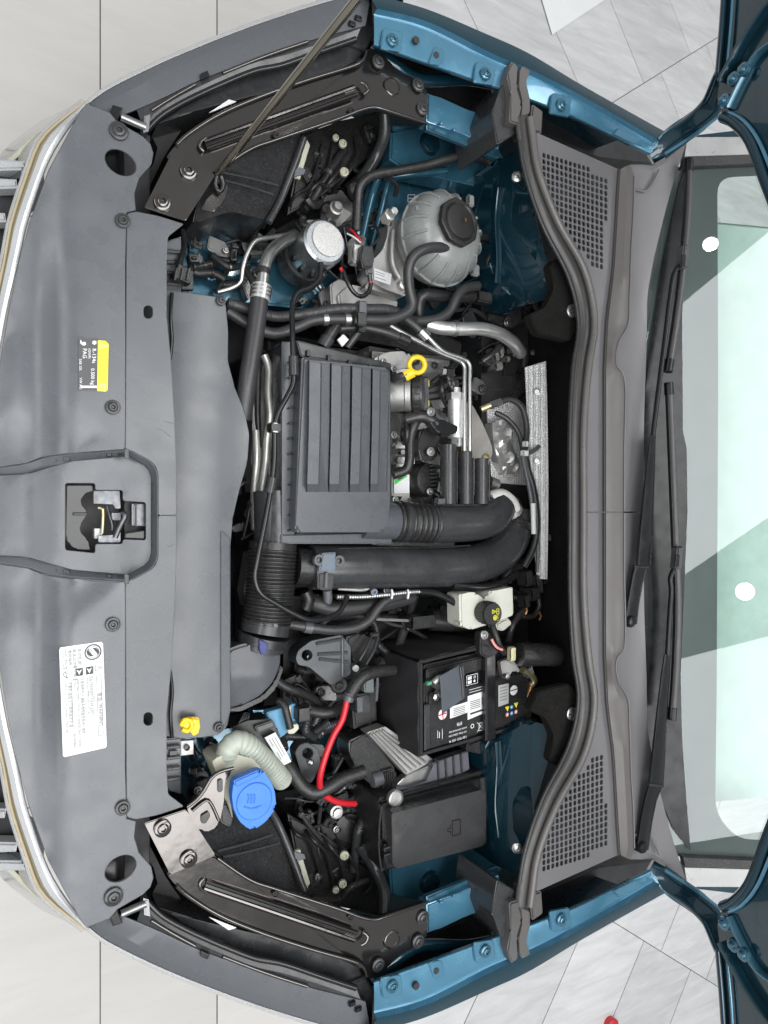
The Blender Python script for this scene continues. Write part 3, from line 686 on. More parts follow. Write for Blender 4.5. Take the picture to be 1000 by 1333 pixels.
    tube('shell_rib', f([(283, 1108, .893), (320, 1098, .872), (356, 1086, .858)]), 2, DKGREY, sh, n=6)
    tube('shell_rib', f([(290, 1116, .893), (325, 1108, .876), (362, 1098, .862)]), 2, DKGREY, sh, n=6)
    sheet('adjuster_tab', f([(383, 1109), (396, 1112), (398, 1118), (390, 1121), (385, 1118)])[::s], .862, .004, GREYS, sh)
    sheet('ivory_clip', f([(384, 1108), (391, 1106), (404, 1150), (400, 1157), (390, 1140)])[::s], .835, .006, CREAM, sh, bev=.001)
    for u_, v_, r_ in ((437, 1158, 4), (448, 1113, 5.5), (446, 1150, 5)):
        lathe('ivory_rivet', P(*f([(u_, v_, .76)])[0]), (-.3, 0, 1), [(r_ * .0016, -.002), (r_ * .0016, .004), (r_ * .0009, .005), (r_ * .0007, .002), (.0005, .002)], CREAM, sh, 14)
    sheet('back_plate', f([(375, 1060), (420, 1085), (470, 1125), (505, 1150), (500, 1195), (440, 1180), (395, 1165)])[::s], .735, .12, BLACK, sh, bev=.004)
    tube('wheel_arch_lip', f([(468, 1100, .76), (488, 1130, .77), (500, 1160, .80), (500, 1190, .82)]), 8, DKGREY, sh, n=8)
    for k in range(5): tube('shell_cable', f([(370 + 20 * k, 1060 + 9 * k, .70), (385 + 22 * k, 1085 + 8 * k, .76), (405 + 20 * k, 1100 + 12 * k, .75), (420 + 14 * k, 1150 + 3 * k, .74)]), 2.2, RUBBER, sh, n=6)

# ================================================================== PROP ROD
prop = thing('prop_rod', 'slim polished hood prop rod rising from the headlight bracket', 'prop rod')
b0 = P(284, 226, .905); t0 = P(470, -8, 1.22); t1 = b0 + (t0 - b0) * 1.5
wtube('rod', [tuple(b0) + (.0060,), tuple(t1) + (.0060,)], M('burnished_rod_steel', (.44, .40, .33), .12, metal=1, var=.1), prop, n=14, curve=False)
tube('pivot_hook', [(284, 226, .905), (280, 240, .9), (286, 250, .9), (291, 240, .902), (286, 226, .905)], 3.4, BLACKG, prop, n=8)
sheet('pivot_bracket', fil([(262, 272), (270, 258), (281, 248), (279, 222), (290, 228), (297, 244), (291, 262), (278, 276)], 3, 2), .893, .004, BRK, prop, bev=.001)

# ================================================================== BODY: FENDERS AND APRONS
TEALP = M('shaded_fender_outer_paint', (.012, .055, .080), .24, metal=.5, coat=.25, var=.05)  # same body paint, darkened for the dark surroundings it mirrors
for s in (1, -1):
    where = 'on the coolant tank side' if s < 0 else 'on the fuse box side'
    f = (lambda l: mir(l)) if s < 0 else (lambda l: l)
    sg = -1 if s > 0 else 1
    fe = thing('fender', 'teal metallic front fender with bolted mounting rail ' + where, 'fender', 'front fenders')
    U_ = [(487, 1280, .945), (553, 1256, .953), (636, 1225, .963), (700, 1202, .975), (760, 1178, .986), (848, 1134, 1.0)]
    L_ = [(487, 1319, .948), (553, 1301, .955), (636, 1259, .965), (690, 1236, .977), (760, 1200, .988), (853, 1146, 1.002)]
    O_ = [(478, 1346, .943), (553, 1325, .950), (636, 1289, .960), (690, 1264, .971), (760, 1222, .982), (869, 1161, .998)]
    n = 40
    U, L, O = [PL(f(sl(x, n))) for x in (U_, L_, O_)]
    loftw('mounting_rail', [[v + Vector((0, sg * .002, -.012)) for v in U], [v + Vector((0, -sg * .001, -.003)) for v in U], U, [u * .5 + l * .5 + Vector((0, 0, .001)) for u, l in zip(U, L)], L, [v + Vector((0, sg * .003, .010)) for v in L]], TEAL, fe)
    loftw('outer_skin', [[v + Vector((0, sg * .003, .010)) for v in L], [l * .8 + o * .2 + Vector((0, 0, .010)) for l, o in zip(L, O)], [l * .4 + o * .6 + Vector((0, 0, .006)) for l, o in zip(L, O)], O, [v + Vector((0, sg * .014, -.03)) for v in O], [v + Vector((0, sg * .04, -.10)) for v in O], [v + Vector((0, sg * .06, -.22)) for v in O], [v + Vector((0, sg * .05, -.45)) for v in O]], TEALP, fe)
    for u_, v_, z_ in ((511, 1286, .951), (632, 1240, .965), (731, 1199, .983)):
        q = [(u_ - 15, v_ - 12), (u_ + 11, v_ - 17), (u_ + 14, v_ + 9), (u_ - 12, v_ + 15)]
        pad = sheet('bolt_pad', f(fil(q, 4, 3))[::s], z_ + .003, .005, TEAL, fe, bev=.0012)
        bolt(pad, *f([(u_ + 1, v_ - 1, z_ + .008)])[0], 8, TEALM)
    for u_, v_, r_ in ((542, 1284, 4.6), (568, 1264, 4)):
        lathe('hole', P(*f([(u_, v_, .9585)])[0]), UP, [(r_ * .00135, -.004), (r_ * .00135, .0012), (.001, .0012)], DARK, fe, 16)
    sheet('pressed_pad', f(fil([(558, 1254), (575, 1250), (580, 1270), (566, 1276)], 4, 3))[::s], .958, .004, TEAL, fe, bev=.001)
    sheet('rear_pad', f([(800, 1160), (842, 1139), (850, 1145), (806, 1168)])[::s], .999, .004, TEAL, fe, bev=.001)
    # --- inner apron
    ap = thing('inner_apron', 'teal inner wing panel and strut area below the fender rail ' + where, 'body panel', 'inner wing panels')
    a_ = [(556, 1178, .898), (600, 1163, .905), (650, 1140, .912), (655, 1165, .912), (646, 1180, .908), (604, 1192, .902), (575, 1208, .898), (557, 1216, .895)]
    sheet('upper_rail', f(a_)[::s], .9, .03, TEAL, ap, bev=.003)
    tube('pressed_edge', f([(484, 1278, .90), (515, 1252, .905), (545, 1233, .90), (575, 1231, .90), (612, 1231, .90), (655, 1222, .905)]), 8, TEALD, ap, n=10, flat=.7)
    sheet('rail_step', f([(557, 1178), (650, 1140), (655, 1132), (648, 1128), (600, 1150), (556, 1168)])[::s], .893, .012, TEALM, ap, bev=.003)
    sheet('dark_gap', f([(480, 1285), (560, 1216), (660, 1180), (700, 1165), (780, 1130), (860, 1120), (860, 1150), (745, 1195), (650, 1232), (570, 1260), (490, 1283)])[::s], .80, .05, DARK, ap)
    sheet('wing_shelf', f([(508, 1130), (530, 1115), (632, 1090), (690, 1105), (660, 1130), (600, 1150), (556, 1170), (540, 1172), (510, 1166)])[::s], .80, .05, TEALM, ap, bev=.004)
    lathe('pressed_dome', P(*f([(560, 1149, .802)])[0]), UP, [(.024, -.002), (.02, .006), (.012, .009), (.002, .009)], TEALD, ap, 20)
    for u_, v_ in ((592, 1166), (617, 1155), (575, 1175)): lathe('spot_weld', P(*f([(u_, v_, .907)])[0]), UP, [(.004, -.002), (.003, .0012), (.0005, .0014)], TEAL, ap, 10)
    if s > 0:
        tw = [(634, 968, .86), (660, 955, .88), (690, 938, .90), (716, 945, .93), (722, 962, .94), (708, 1010, .95), (694, 1060, .96), (690, 1110, .955), (680, 1135, .94), (655, 1135, .90), (640, 1110, .86), (634, 1040, .85)]
    else:
        tw = [(640, 985, .86), (660, 955, .88), (690, 938, .90), (716, 945, .93), (722, 962, .94), (708, 1010, .95), (694, 1060, .96), (690, 1110, .955), (680, 1135, .94), (655, 1135, .90), (640, 1110, .85), (640, 1040, .84)]
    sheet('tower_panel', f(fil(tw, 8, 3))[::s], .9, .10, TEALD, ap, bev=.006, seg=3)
    for pts, r_ in (([(648, 965, .885), (650, 1000, .88), (648, 1050, .875), (652, 1090, .89)], 5),):
        tube('pressed_bead', f(pts), r_, TEALD, ap, n=8, flat=.3)
    for u_, v_ in ((673, 1104), (719, 962)):
        lathe('sound_plug', P(*f([(u_, v_, .962 if u_ < 700 else .948)])[0]), (-.5, 0, .86), [(.010, -.004), (.010, .002), (.006, .004), (.005, .002), (.001, .003)], SILV, ap, 16)
    # big dark lower wing wall
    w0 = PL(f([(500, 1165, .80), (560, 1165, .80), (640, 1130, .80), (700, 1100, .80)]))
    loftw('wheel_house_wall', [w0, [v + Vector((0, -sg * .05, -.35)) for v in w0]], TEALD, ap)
    fb = thing('foam_block', 'charcoal foam sealing block at the end of the cowl seal ' + where, 'foam block', 'foam blocks at the cowl ends')
    sheet('block', f(fil([(641, 1190), (648, 1146), (668, 1158), (690, 1172), (688, 1205), (664, 1240), (650, 1215)], 3, 2))[::s], .975, .12, DKGREY, fb, bev=.004)
    for k, (q, z_) in enumerate((([(664, 1176), (676, 1172), (679, 1198), (672, 1222), (676, 1248), (667, 1256), (661, 1236), (666, 1214)], .990), ([(678, 1180), (691, 1188), (690, 1206), (684, 1226), (692, 1243), (682, 1251), (677, 1244), (676, 1222), (681, 1200)], .984))):
        sheet('ridge', f(fil(q, 3, 2))[::s], z_, .05, M('foam_grey_%d' % k, (.085, .082, .082), .6, bump=.2, bs=700) if s > 0 and k == 0 else COWLD, fb, bev=.003)
    sheet('heel', f(fil([(690, 1165), (706, 1160), (708, 1190), (694, 1200)], 3, 2))[::s], .975, .05, COWLD, fb, bev=.003)

# ================================================================== ENGINE BAY DEPTHS
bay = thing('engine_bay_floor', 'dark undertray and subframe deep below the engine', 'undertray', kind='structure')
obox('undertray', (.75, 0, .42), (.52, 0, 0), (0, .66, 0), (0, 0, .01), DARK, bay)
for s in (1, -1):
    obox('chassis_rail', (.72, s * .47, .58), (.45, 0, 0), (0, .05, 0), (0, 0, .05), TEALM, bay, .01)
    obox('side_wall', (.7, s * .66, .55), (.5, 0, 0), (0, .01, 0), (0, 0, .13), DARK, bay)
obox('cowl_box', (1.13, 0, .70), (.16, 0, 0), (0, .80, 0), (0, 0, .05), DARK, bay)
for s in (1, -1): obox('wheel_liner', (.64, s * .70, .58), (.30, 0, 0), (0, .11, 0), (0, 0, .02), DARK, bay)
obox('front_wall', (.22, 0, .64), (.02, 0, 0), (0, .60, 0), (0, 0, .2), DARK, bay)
sheet('blue_cross_member', [(240, 296), (300, 300), (392, 330), (432, 380), (430, 404), (300, 392), (240, 385)], .70, .06, TEALM, bay, bev=.01)
sheet('blue_strut_panel', [(455, 300), (475, 235), (520, 220), (560, 225), (600, 235), (660, 260), (680, 380), (640, 400), (560, 330), (490, 340)], .72, .06, TEALM, bay, bev=.01)
for pts, r_ in (([(470, 318, .74), (482, 262, .75), (492, 232, .76)], 5), ([(484, 322, .74), (497, 270, .75), (505, 236, .76)], 4), ([(500, 230, .78), (540, 226, .80), (580, 222, .80)], 5), ([(640, 240, .79), (652, 290, .79), (650, 340, .78)], 5), ([(628, 250, .79), (640, 300, .79), (636, 350, .78)], 3)):
    tube('pressed_bead', pts, r_, TEALM, bay, n=8)
sheet('bright_patch_panel', [(512, 163), (540, 163), (560, 190), (540, 205), (514, 205)], .79, .02, TEAL, bay, bev=.003)
sheet('battery_side_member', [(330, 925), (380, 925), (400, 960), (385, 985), (350, 975)], .66, .05, TEAL, bay, bev=.004)
# firewall
fw = thing('firewall_insulation', 'black felt insulation on the firewall in front of the cowl', 'insulation')
def fwz(u): return .60 + (u - 640) / 115 * .36
F0 = [(638, 390), (640, 480), (640, 700), (640, 860), (640, 960)]
rows = []
for k in range(6):
    t = k / 5; l = []
    for v_ in [372, 400, 440, 500, 580, 667, 760, 850, 900, 940, 965]:
        ur = 752 if 420 < v_ < 915 else 742; uu = 640 + (ur - 640) * t
        l.append((uu, v_, fwz(uu)))
    rows.append(l)
loft('felt_sheet', rows, FELT, fw, thick=.01)
for s in (1, -1):
    f = (lambda l: mir(l)) if s < 0 else (lambda l: l)
    sheet('corner_felt', f(fil([(700, 900), (742, 890), (757, 910), (757, 935), (748, 965), (728, 1000), (716, 990), (722, 960), (712, 935), (690, 925)], 4, 2))[::s], .966, .02, FELT, fw, bev=.002)
    c = P(*f([(744, 929, .97)])[0])
    stc = lathe('star_clip', c, UP, [(.013, -.002), (.013, .002), (.011, .003), (.002, .003)], SILV, fw, 18)
    for k in range(6):
        a = k * math.pi / 3; d = Vector((math.cos(a), math.sin(a), 0)); obox('clip_slot', c + d * .0065 + Vector((0, 0, .0032)), d * .0035, d.cross(UP) * .0012, (0, 0, .0004), DARK, stc, 0)
for u_, v_ in ((694, 459), (668, 540), (716, 700)): lathe('push_pin', P(u_, v_, fwz(u_) + .004), (-.6, 0, .8), [(.008, -.002), (.007, .004), (.002, .006)], RUBBER, fw, 14)
hs = thing('heat_shield', 'dimpled aluminium heat shield strip on the firewall behind the engine', 'heat shield')
fl = []
nr, ncl = 150, 15
for j in range(ncl + 1):
    ln_ = []
    for i in range(nr + 1):
        t = i / nr; v_ = 478 + 276 * t; ul = 684 + 4 * min(1, t * 3) + 12 * max(0, (t - .55) / .45); ur = 711 + 3 * math.sin(t * 2.6)
        q = j / ncl; uu = ul + (ur - ul) * q
        ln_.append((uu, v_ - 8 * q * (1 - t), .815 + .045 * (uu - 684) / 28 + (.0022 if (i + j) % 2 else 0)))
    fl.append(ln_)
loft('foil_strip', fl, FOIL, hs, thick=.002, ang=80)
sheet('foil_patch', [(634, 528), (672, 516), (683, 545), (690, 600), (691, 632), (640, 628)], .755, .003, FOIL, hs)
sheet('foil_patch', [(664, 500), (682, 495), (684, 512), (668, 515)], .74, .003, FOIL, hs)
for v_ in (510, 600): lathe('shield_washer', P(699, v_, .842), (-.7, 0, .7), [(.008, -.001), (.008, .002), (.006, .0025), (.005, .001), (.001, .001)], SILV, hs, 16)

# ================================================================== COWL
cowl = thing('cowl', 'grey plastic cowl panel with slotted vents at both ends below the windshield', 'cowl')
pipe = [(762, 665), (762, 773), (768, 853), (776, 917), (763, 981), (728, 1045), (702, 1109), (694, 1157)]
lipL = [(786, 665), (786, 853), (789, 917), (797, 981), (800, 1030), (803, 1085), (805, 1113)]
def zcw(u, v): return .992 + .012 * max(0, min(1, (u - 700) / 100))
cells = {}
gpoly = [(786, 983), (796, 1106), (703, 1138), (702, 1104), (728, 1041), (770, 984)]
for i in range(16):
    for j in range(20):
        cu_, cv_ = 708.5 + 5.75 * i, 1131 - 1.80 * i - 8.1 * j
        if all(pip(cu_ + a, cv_ + b, gpoly) for a in (-1.8, 1.8) for b in (-2.6, 2.6)): cells[i, j] = (cu_, cv_)
for s in (1, -1):
    f = (lambda l: [(p[0], 1333 - p[1]) + tuple(p[2:]) for p in l]) if s < 0 else (lambda l: l)
    holes = []
    for (i, j), (cu_, cv_) in cells.items():
        holes.append(f([(cu_ + 2.15 * math.copysign(abs(math.cos(a)) ** .6, math.cos(a)), cv_ - .3 * 2.15 * math.cos(a) + 3.35 * math.copysign(abs(math.sin(a)) ** .6, math.sin(a))) for a in [2 * math.pi * (k + .5) / 8 for k in range(8)]]))
    v0 = 667.5 if s > 0 else 667.0
    out = f([(762, v0)] + pipe[1:] + [(700, 1160)] + lipL[::-1][:-1] + [(786, v0)])
    # the sheet with its slots
    HB = {}
    for h in holes:
        cu_ = sum(p[0] for p in h) / 8; cv_ = sum(p[1] for p in h) / 8
        HB.setdefault((int(cu_ // 8), int(cv_ // 8)), []).append(h)
    class HL(list):
        pass
    _old = pip
    def build():
        pts = [Vector((p[0], p[1])) for p in out]; ed = [(i, (i + 1) % len(out)) for i in range(len(out))]
        for h in holes:
            b = len(pts); pts += [Vector((p[0], p[1])) for p in h]; ed += [(b + i, b + (i + 1) % 8) for i in range(8)]
        r = delaunay_2d_cdt(pts, ed, [], 1, 1e-5); co, fs = r[0], r[2]
        V = [P(c.x, c.y, zcw(c.x, c.y)) for c in co]; nb = len(V); V += [v - Vector((0, 0, .003)) for v in V]; F, ec = [], {}
        for t in fs:
            cx = sum(co[i].x for i in t) / len(t); cy = sum(co[i].y for i in t) / len(t)
            if not pip(cx, cy, out): continue
            hit = False
            for a in (-1, 0, 1):
                for b in (-1, 0, 1):
                    for h in HB.get((int(cx // 8) + a, int(cy // 8) + b), ()):
                        if pip(cx, cy, h): hit = True
            if hit: continue
            F.append(tuple(t)); F.append(tuple(nb + i for i in reversed(t)))
            for a, b in zip(t, list(t[1:]) + [t[0]]):
                if (b, a) in ec: del ec[(b, a)]
                else: ec[(a, b)] = 1
        for a, b in ec: F.append((a, nb + a, nb + b, b))
        return mk('vent_panel', V, F, COWL, cowl)
    build()
    sheet('vent_duct', f([(700, 1150), (702, 1100), (728, 1040), (768, 980), (790, 975), (803, 1112)])[::s], .86, .02, DARK, cowl)
    # raised taupe lip
    la = [(p[0], p[1], zcw(*p) + .001) for p in resample([(786, v0)] + lipL[1:], 30)]
    rr = [(813, v0), (813, 745), (814, 835), (803, 859), (805, 886), (818, 912), (820, 950), (822, 1007), (825, 1060), (826, 1104), (821, 1119)]
    lr = [(p[0], p[1], 1.022) for p in resample(rr, 30)]
    lm = [(a[0] + 3, a[1], 1.014) for a in la]
    lm2 = [(b[0] * .62 + a[0] * .38, b[1] * .62 + a[1] * .38, 1.024) for a, b in zip(la, lr)]
    loft('cowl_lip', [f(la), f(lm), f(lm2), f(lr)], COWLD, cowl, thick=.004)
    r2 = [(837, v0), (839, 800), (842, 880), (843, 950), (852, 1000), (861, 1037), (877, 1097), (893, 1145)]
    g0 = resample(rr + [(850, 1119), (876, 1134)], 36); g1 = resample(r2, 36)
    loft('wiper_trough', [f([(p[0] - .5, p[1], 1.010) for p in g0]), f([(a[0] * .6 + b[0] * .4, a[1] * .6 + b[1] * .4, 1.000) for a, b in zip(g0, g1)]), f([(p[0], p[1], 1.006) for p in g1])], COWL, cowl, thick=.004)
    tube('lip_bead', f([(p[0], p[1], 1.0235) for p in rr[:-1]]), 1.1, COWL, cowl, n=6)
    tube('trough_bead', f([(826, 1087, 1.012), (842, 1085, 1.010), (853, 1100, 1.009), (858, 1112, 1.010)]), 1.6, COWL, cowl, n=6)
sealt = thing('cowl_seal', 'long black rubber seal curving along the front edge of the cowl', 'seal')
half_s = [(750, 667), (750, 773), (755, 853), (762, 915), (750, 975), (716, 1041), (692, 1105), (683, 1150), (680, 1178)]
allc = [(p[0], p[1], .985) for p in half_s[::-1]] + [(p[0], 1333 - p[1], .985) for p in half_s[1:]]
tube('seal_body', allc, 12, SEAL, sealt, n=12, flat=.55, step=.015)
hp = [(760, 667), (760, 773), (766, 853), (774, 915), (761, 981), (726, 1045), (701, 1109), (693, 1157), (690, 1180)]
allp = [(p[0], p[1], .999) for p in hp[::-1]] + [(p[0], 1333 - p[1], .999) for p in hp[1:]]
tube('seal_bulb', allp, 5.0, M('seal_bulb_rubber', (.11, .105, .10), .33, bump=.05, bs=700), sealt, n=10, step=.015)
hg = [(742, 667), (742, 773), (746, 853), (753, 912), (740, 972), (706, 1040), (684, 1105), (676, 1150)]
tube('seal_lip', [(p[0], p[1], .987) for p in hg[::-1]] + [(p[0], 1333 - p[1], .987) for p in hg[1:]], 3, RUBBER, sealt, n=8, step=.015)

# ================================================================== WINDSHIELD
wsh = thing('windshield', 'green tinted windshield with black ceramic border reflecting the showroom ceiling', 'windshield')
WP, WN = Vector((1.315, 0, .992)), Vector((-math.sin(math.radians(27)), 0, math.cos(math.radians(27))))
def W(u, v, d=0): return PP(u, v, WP, WN) + WN * d
def wz(u, v=667): return W(u, v).z
def wsheet(name, pts, d, mat, thick=.003, holes=(), parent=wsh):
    pts2 = [Vector((p[0], p[1])) for p in pts]; ed = [(i, (i + 1) % len(pts)) for i in range(len(pts))]
    for h in holes: b = len(pts2); pts2 += [Vector((p[0], p[1])) for p in h]; ed += [(b + i, b + (i + 1) % len(h)) for i in range(len(h))]
    r = delaunay_2d_cdt(pts2, ed, [], 1, 1e-5); V = [W(c.x, c.y, d) for c in r[0]]; nb = len(V); V += [v - WN * thick for v in V]; F, ec = [], {}
    for t in r[2]:
        cx = sum(r[0][i].x for i in t) / len(t); cy = sum(r[0][i].y for i in t) / len(t)
        if not pip(cx, cy, pts) or any(pip(cx, cy, h) for h in holes): continue
        F.append(tuple(t)); F.append(tuple(nb + i for i in reversed(t)))
        for a, b in zip(t, list(t[1:]) + [t[0]]):
            if (b, a) in ec: del ec[(b, a)]
            else: ec[(a, b)] = 1
    for a, b in ec: F.append((a, nb + a, nb + b, b))
    return mk(name, V, F, mat, parent, smooth=False)
gout = [(842, 400), (880, 218), (1120, 200), (1120, 1133), (880, 1113), (842, 950)]
wv = [W(*p) for p in gout]
mk('glass_pane', wv, [tuple(range(6))], GLASS, wsh, smooth=False)
clear = fil([(936, 229), (1000, 226), (1110, 222), (1110, 1100), (1000, 1096), (962, 1094), (933, 1060), (935, 900), (937, 500)], 22, 5)
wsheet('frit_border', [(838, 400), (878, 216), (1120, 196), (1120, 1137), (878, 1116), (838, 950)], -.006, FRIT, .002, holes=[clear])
wsheet('hood_reflection_strip', [(835, 560), (843, 470), (860, 350), (882, 245), (893, 212), (890, 300), (887, 420), (888, 560), (893, 585), (894, 667), (890, 760), (885, 880), (887, 960), (891, 1020), (898, 1107), (876, 1080), (858, 1036), (841, 960), (837, 800)], .004, GLOSSB, .004)  # dark strip painting in the open hood's reflection on the glass
dash = obox('dashboard', (1.72, 0, .93), (.36, 0, .12), (0, .72, 0), (0, 0, .015), M('pale_dash_top', (.50, .60, .57), .7, var=.10), wsh, .01, 'pale dashboard top seen through the glass')
for s in (1, -1):
    f = (lambda l: [(p[0], 1333 - p[1]) for p in l]) if s < 0 else (lambda l: l)
    wsheet('pillar_seal', f([(886, 1113), (1060, 1121), (1060, 1131), (889, 1126)]), .012, RUBBER, .02)
    wsheet('pillar_trim', f([(889, 1127), (1060, 1132), (1060, 1153), (893, 1152)]), .008, M('silver_pillar_trim', (.42, .42, .42), .35, metal=.4) if s > 0 else bpy.data.materials['silver_pillar_trim'], .03)
    wsheet('pillar_skin', f([(893, 1152), (1060, 1154), (1060, 1175), (905, 1157)]), .0, TEALD, .03)

# ================================================================== WIPERS
def wiper(lab, pivot, a1, a2, rod, conn, blade):
    t = thing('wiper', lab, 'wiper', 'windshield wipers')
    def arm(name, pts, mat):
        A, B = [], []
        for i, (u, v, w, z) in enumerate(pts):
            p, q = pts[max(0, i - 1)], pts[min(len(pts) - 1, i + 1)]
            d = Vector((q[0] - p[0], q[1] - p[1])).normalized(); nx, ny = -d.y * w / 2, d.x * w / 2
            A.append((u + nx, v + ny, z)); B.append((u - nx, v - ny, z))
        mid_ = [((a[0] + b[0]) / 2, (a[1] + b[1]) / 2, a[2] + .005) for a, b in zip(A, B)]
        mA = [(a[0] * .85 + b[0] * .15, a[1] * .85 + b[1] * .15, a[2] + .004) for a, b in zip(A, B)]; mB = [(a[0] * .15 + b[0] * .85, a[1] * .15 + b[1] * .85, a[2] + .004) for a, b in zip(A, B)]
        dn = lambda l: [(p[0], p[1], p[2] - .010) for p in l]
        return loft(name, [dn(A), A, mA, mid_, mB, B, dn(B)], mat, t)
    arm('arm_base', a1, GLOSSB); arm('arm', a2, GLOSSB)
    lathe('pivot_cap', P(pivot[0], pivot[1], pivot[2]), UP, [(.012, -.03), (.012, .002), (.0095, .006), (.003, .007)], GLOSSB, t, 20)
    h0, h1 = a1[-1], a2[0]
    tube('hinge_pin', [(h0[0] - 9, h0[1] - 1, h0[3] + .002), (h0[0] + 10, h0[1] + 1, h0[3] + .002)], 2.2, BLACK, t, n=8, curve=False)
    tube('rod', rod, 3.2, GLOSSB, t, n=8)
    c = conn; m = S(c[0], c[1], c[2])
    d = (P(c[0] - 1.5, c[1] + 15, c[2]) - P(c[0] + 1.5, c[1] - 15, c[2])) / 2
    con = obox('connector', P(*c), d, Vector((6 * m, 0, 0)), (0, 0, .009), M('wiper_joint_%s' % len(lab), (.06, .062, .066), .3), t, .003)
    obox('connector_window', P(c[0] + 1, c[1] + 4, c[2] + .0095), d * .5, Vector((3.4 * m, 0, 0)), (0, 0, .001), BLACKG, con, .0005)
    bld = tube('blade', blade, 5.0, M('wiper_blade_grey_%s' % len(lab), (.05, .050, .050), .4, var=.1), t, n=8, flat=1.1)
    tube('blade_ridge', [(p[0] - 2.2, p[1], p[2] + .006) for p in blade], 1.3, GLOSSB, bld, n=6)
    for e, g in ((blade[0], blade[1]), (blade[-1], blade[-2])):
        dd = Vector((g[0] - e[0], g[1] - e[1])).normalized()
        tube('end_cap', [(e[0] - dd.x * 2, e[1] - dd.y * 2, e[2] + .001), (e[0] + dd.x * 14, e[1] + dd.y * 14, e[2] + .001)], 6.2, GLOSSB, bld, n=8, curve=False)
    return t
wiper('wiper with its pivot near the middle of the cowl', (821, 809, 1.022), [(821, 812, 17, 1.016), (824, 785, 17, 1.018), (830, 752, 17, 1.022), (834, 738, 18, 1.024)],
      [(838, 736, 20, 1.026), (841, 690, 18, 1.03), (846, 620, 13, 1.034), (850, 566, 8, 1.036)],
      [(850, 568, 1.036), (856, 518, 1.037), (866, 440, 1.038), (872, 390, 1.04), (878, 355, 1.042), (888, 342, 1.042)], (889, 335, 1.044), [(897, 209, 1.03), (895, 270, 1.032), (890, 335, 1.032), (881, 410, 1.03), (870, 482, 1.026)])
wiper('wiper with its pivot beside the vent on the fuse box side', (836, 1103, 1.022), [(836, 1106, 17, 1.016), (841, 1070, 17, 1.018), (847, 1040, 17, 1.022), (853, 1022, 19, 1.024)],
      [(854, 1020, 20, 1.026), (860, 950, 17, 1.03), (866, 880, 12, 1.034), (869, 852, 9, 1.036)],
      [(869, 854, 1.036), (872, 800, 1.037), (874, 770, 1.038), (873, 752, 1.04), (879, 738, 1.042)], (881, 726, 1.044), [(871, 500, 1.026), (875, 600, 1.03), (879, 700, 1.032), (882, 780, 1.032), (880, 860, 1.03), (875, 935, 1.028)])

# ================================================================== HOOD
hood = thing('hood', 'open dark teal hood standing upright on its hinges behind the engine bay', 'hood')
HP, HN = Vector((1.205, 0, 1.10)), Vector((1, 0, .12)).normalized()
low_px = [(1040, 990), (1012, 1060), (1000, 1088), (991, 1112), (977, 1148), (958, 1172), (941, 1183), (934, 1205), (938, 1236), (943, 1300), (946, 1345)]
def HQ(u, v, d=0): return PP(u, v, HP, HN) - HN * d
lowb = [HQ(*p) for p in low_px]
def hx(y, z): return Vector((1.205 - .12 * (z - 1.10), y, z))
side_ = [hx(-.875, 1.45), hx(-.86, 1.75), hx(-.80, 1.95), hx(-.5, 2.06), hx(0, 2.09)]
half_h = [hx(0, 1.40)] + lowb + side_
ring_ = half_h + [Vector((v.x, -v.y, v.z)) for v in half_h[::-1][1:-1]]
nn = len(ring_); bk = [v + HN * .035 for v in ring_]
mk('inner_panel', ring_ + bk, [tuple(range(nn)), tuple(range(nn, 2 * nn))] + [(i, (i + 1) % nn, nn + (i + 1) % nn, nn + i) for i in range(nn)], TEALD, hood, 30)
for s in (1, -1):
    f = (lambda l: [(p[0], 1333 - p[1]) + tuple(p[2:]) for p in l]) if s < 0 else (lambda l: l)
    def ht(name, pts, r, mat, d=.006, **k):
        w = [tuple(HQ(p[0], p[1], d)) + (r * .0014,) for p in f(pts)]; return wtube(name, w, mat, hood, **k)
    ht('rim_fold', [(938, 1236), (943, 1295), (946, 1340), (950, 1400)], 4, TEALD, n=8)
    ht('rim_highlight', [(950, 1245), (955, 1300), (958, 1345), (962, 1400)], 2, TEAL, n=8)  # highlight along the rim, drawn as a thin line of brighter paint
    ht('lower_rim', [(1040, 992), (1002, 1090), (980, 1148), (960, 1172), (944, 1180)], 7, TEALD, n=8)
    ht('lower_rim_highlight', [(1050, 1000), (1012, 1098), (990, 1150), (970, 1176), (952, 1186)], 2.4, TEAL, n=6)  # lower rim highlight, also a line of brighter paint
    ht('inner_stiffener', [(944, 1225), (960, 1255), (980, 1290), (1010, 1330), (1060, 1370)], 13, TEALD, .004, n=10, flat=.5)
    ht('inner_stiffener', [(952, 1192), (968, 1225), (990, 1262), (1030, 1290)], 8, TEALM, .004, n=10, flat=.5)
    for u_, v_ in ((950, 1200), (975, 1240), (962, 1228)):
        lathe('hinge_bolt', HQ(*f([(u_, v_)])[0], .012), -HN, [(.012, -.004), (.012, .004), (.007, .005), (.006, .010), (.001, .011)], TEALM, hood, 12)
    # the goose-neck hinge arm
    ar = f([(846, 1128, .985), (862, 1140, 1.005), (885, 1158, 1.04), (908, 1175, 1.08), (928, 1197, 1.115), (944, 1232, 1.16), (966, 1275, 1.21)])
    tube('hinge_arm', ar, 15, TEALD, hood, n=14, flat=.55)
    tube('hinge_arm_flange', f([(850, 1140, .998), (872, 1163, 1.025), (897, 1180, 1.06), (918, 1197, 1.095), (934, 1222, 1.13)]), 5, TEALM, hood, n=8, flat=.6)
    tube('hinge_arm_bead', f([(866, 1133, 1.02), (892, 1150, 1.058), (914, 1165, 1.095), (936, 1182, 1.125)]), 2.2, TEAL, hood, n=6)

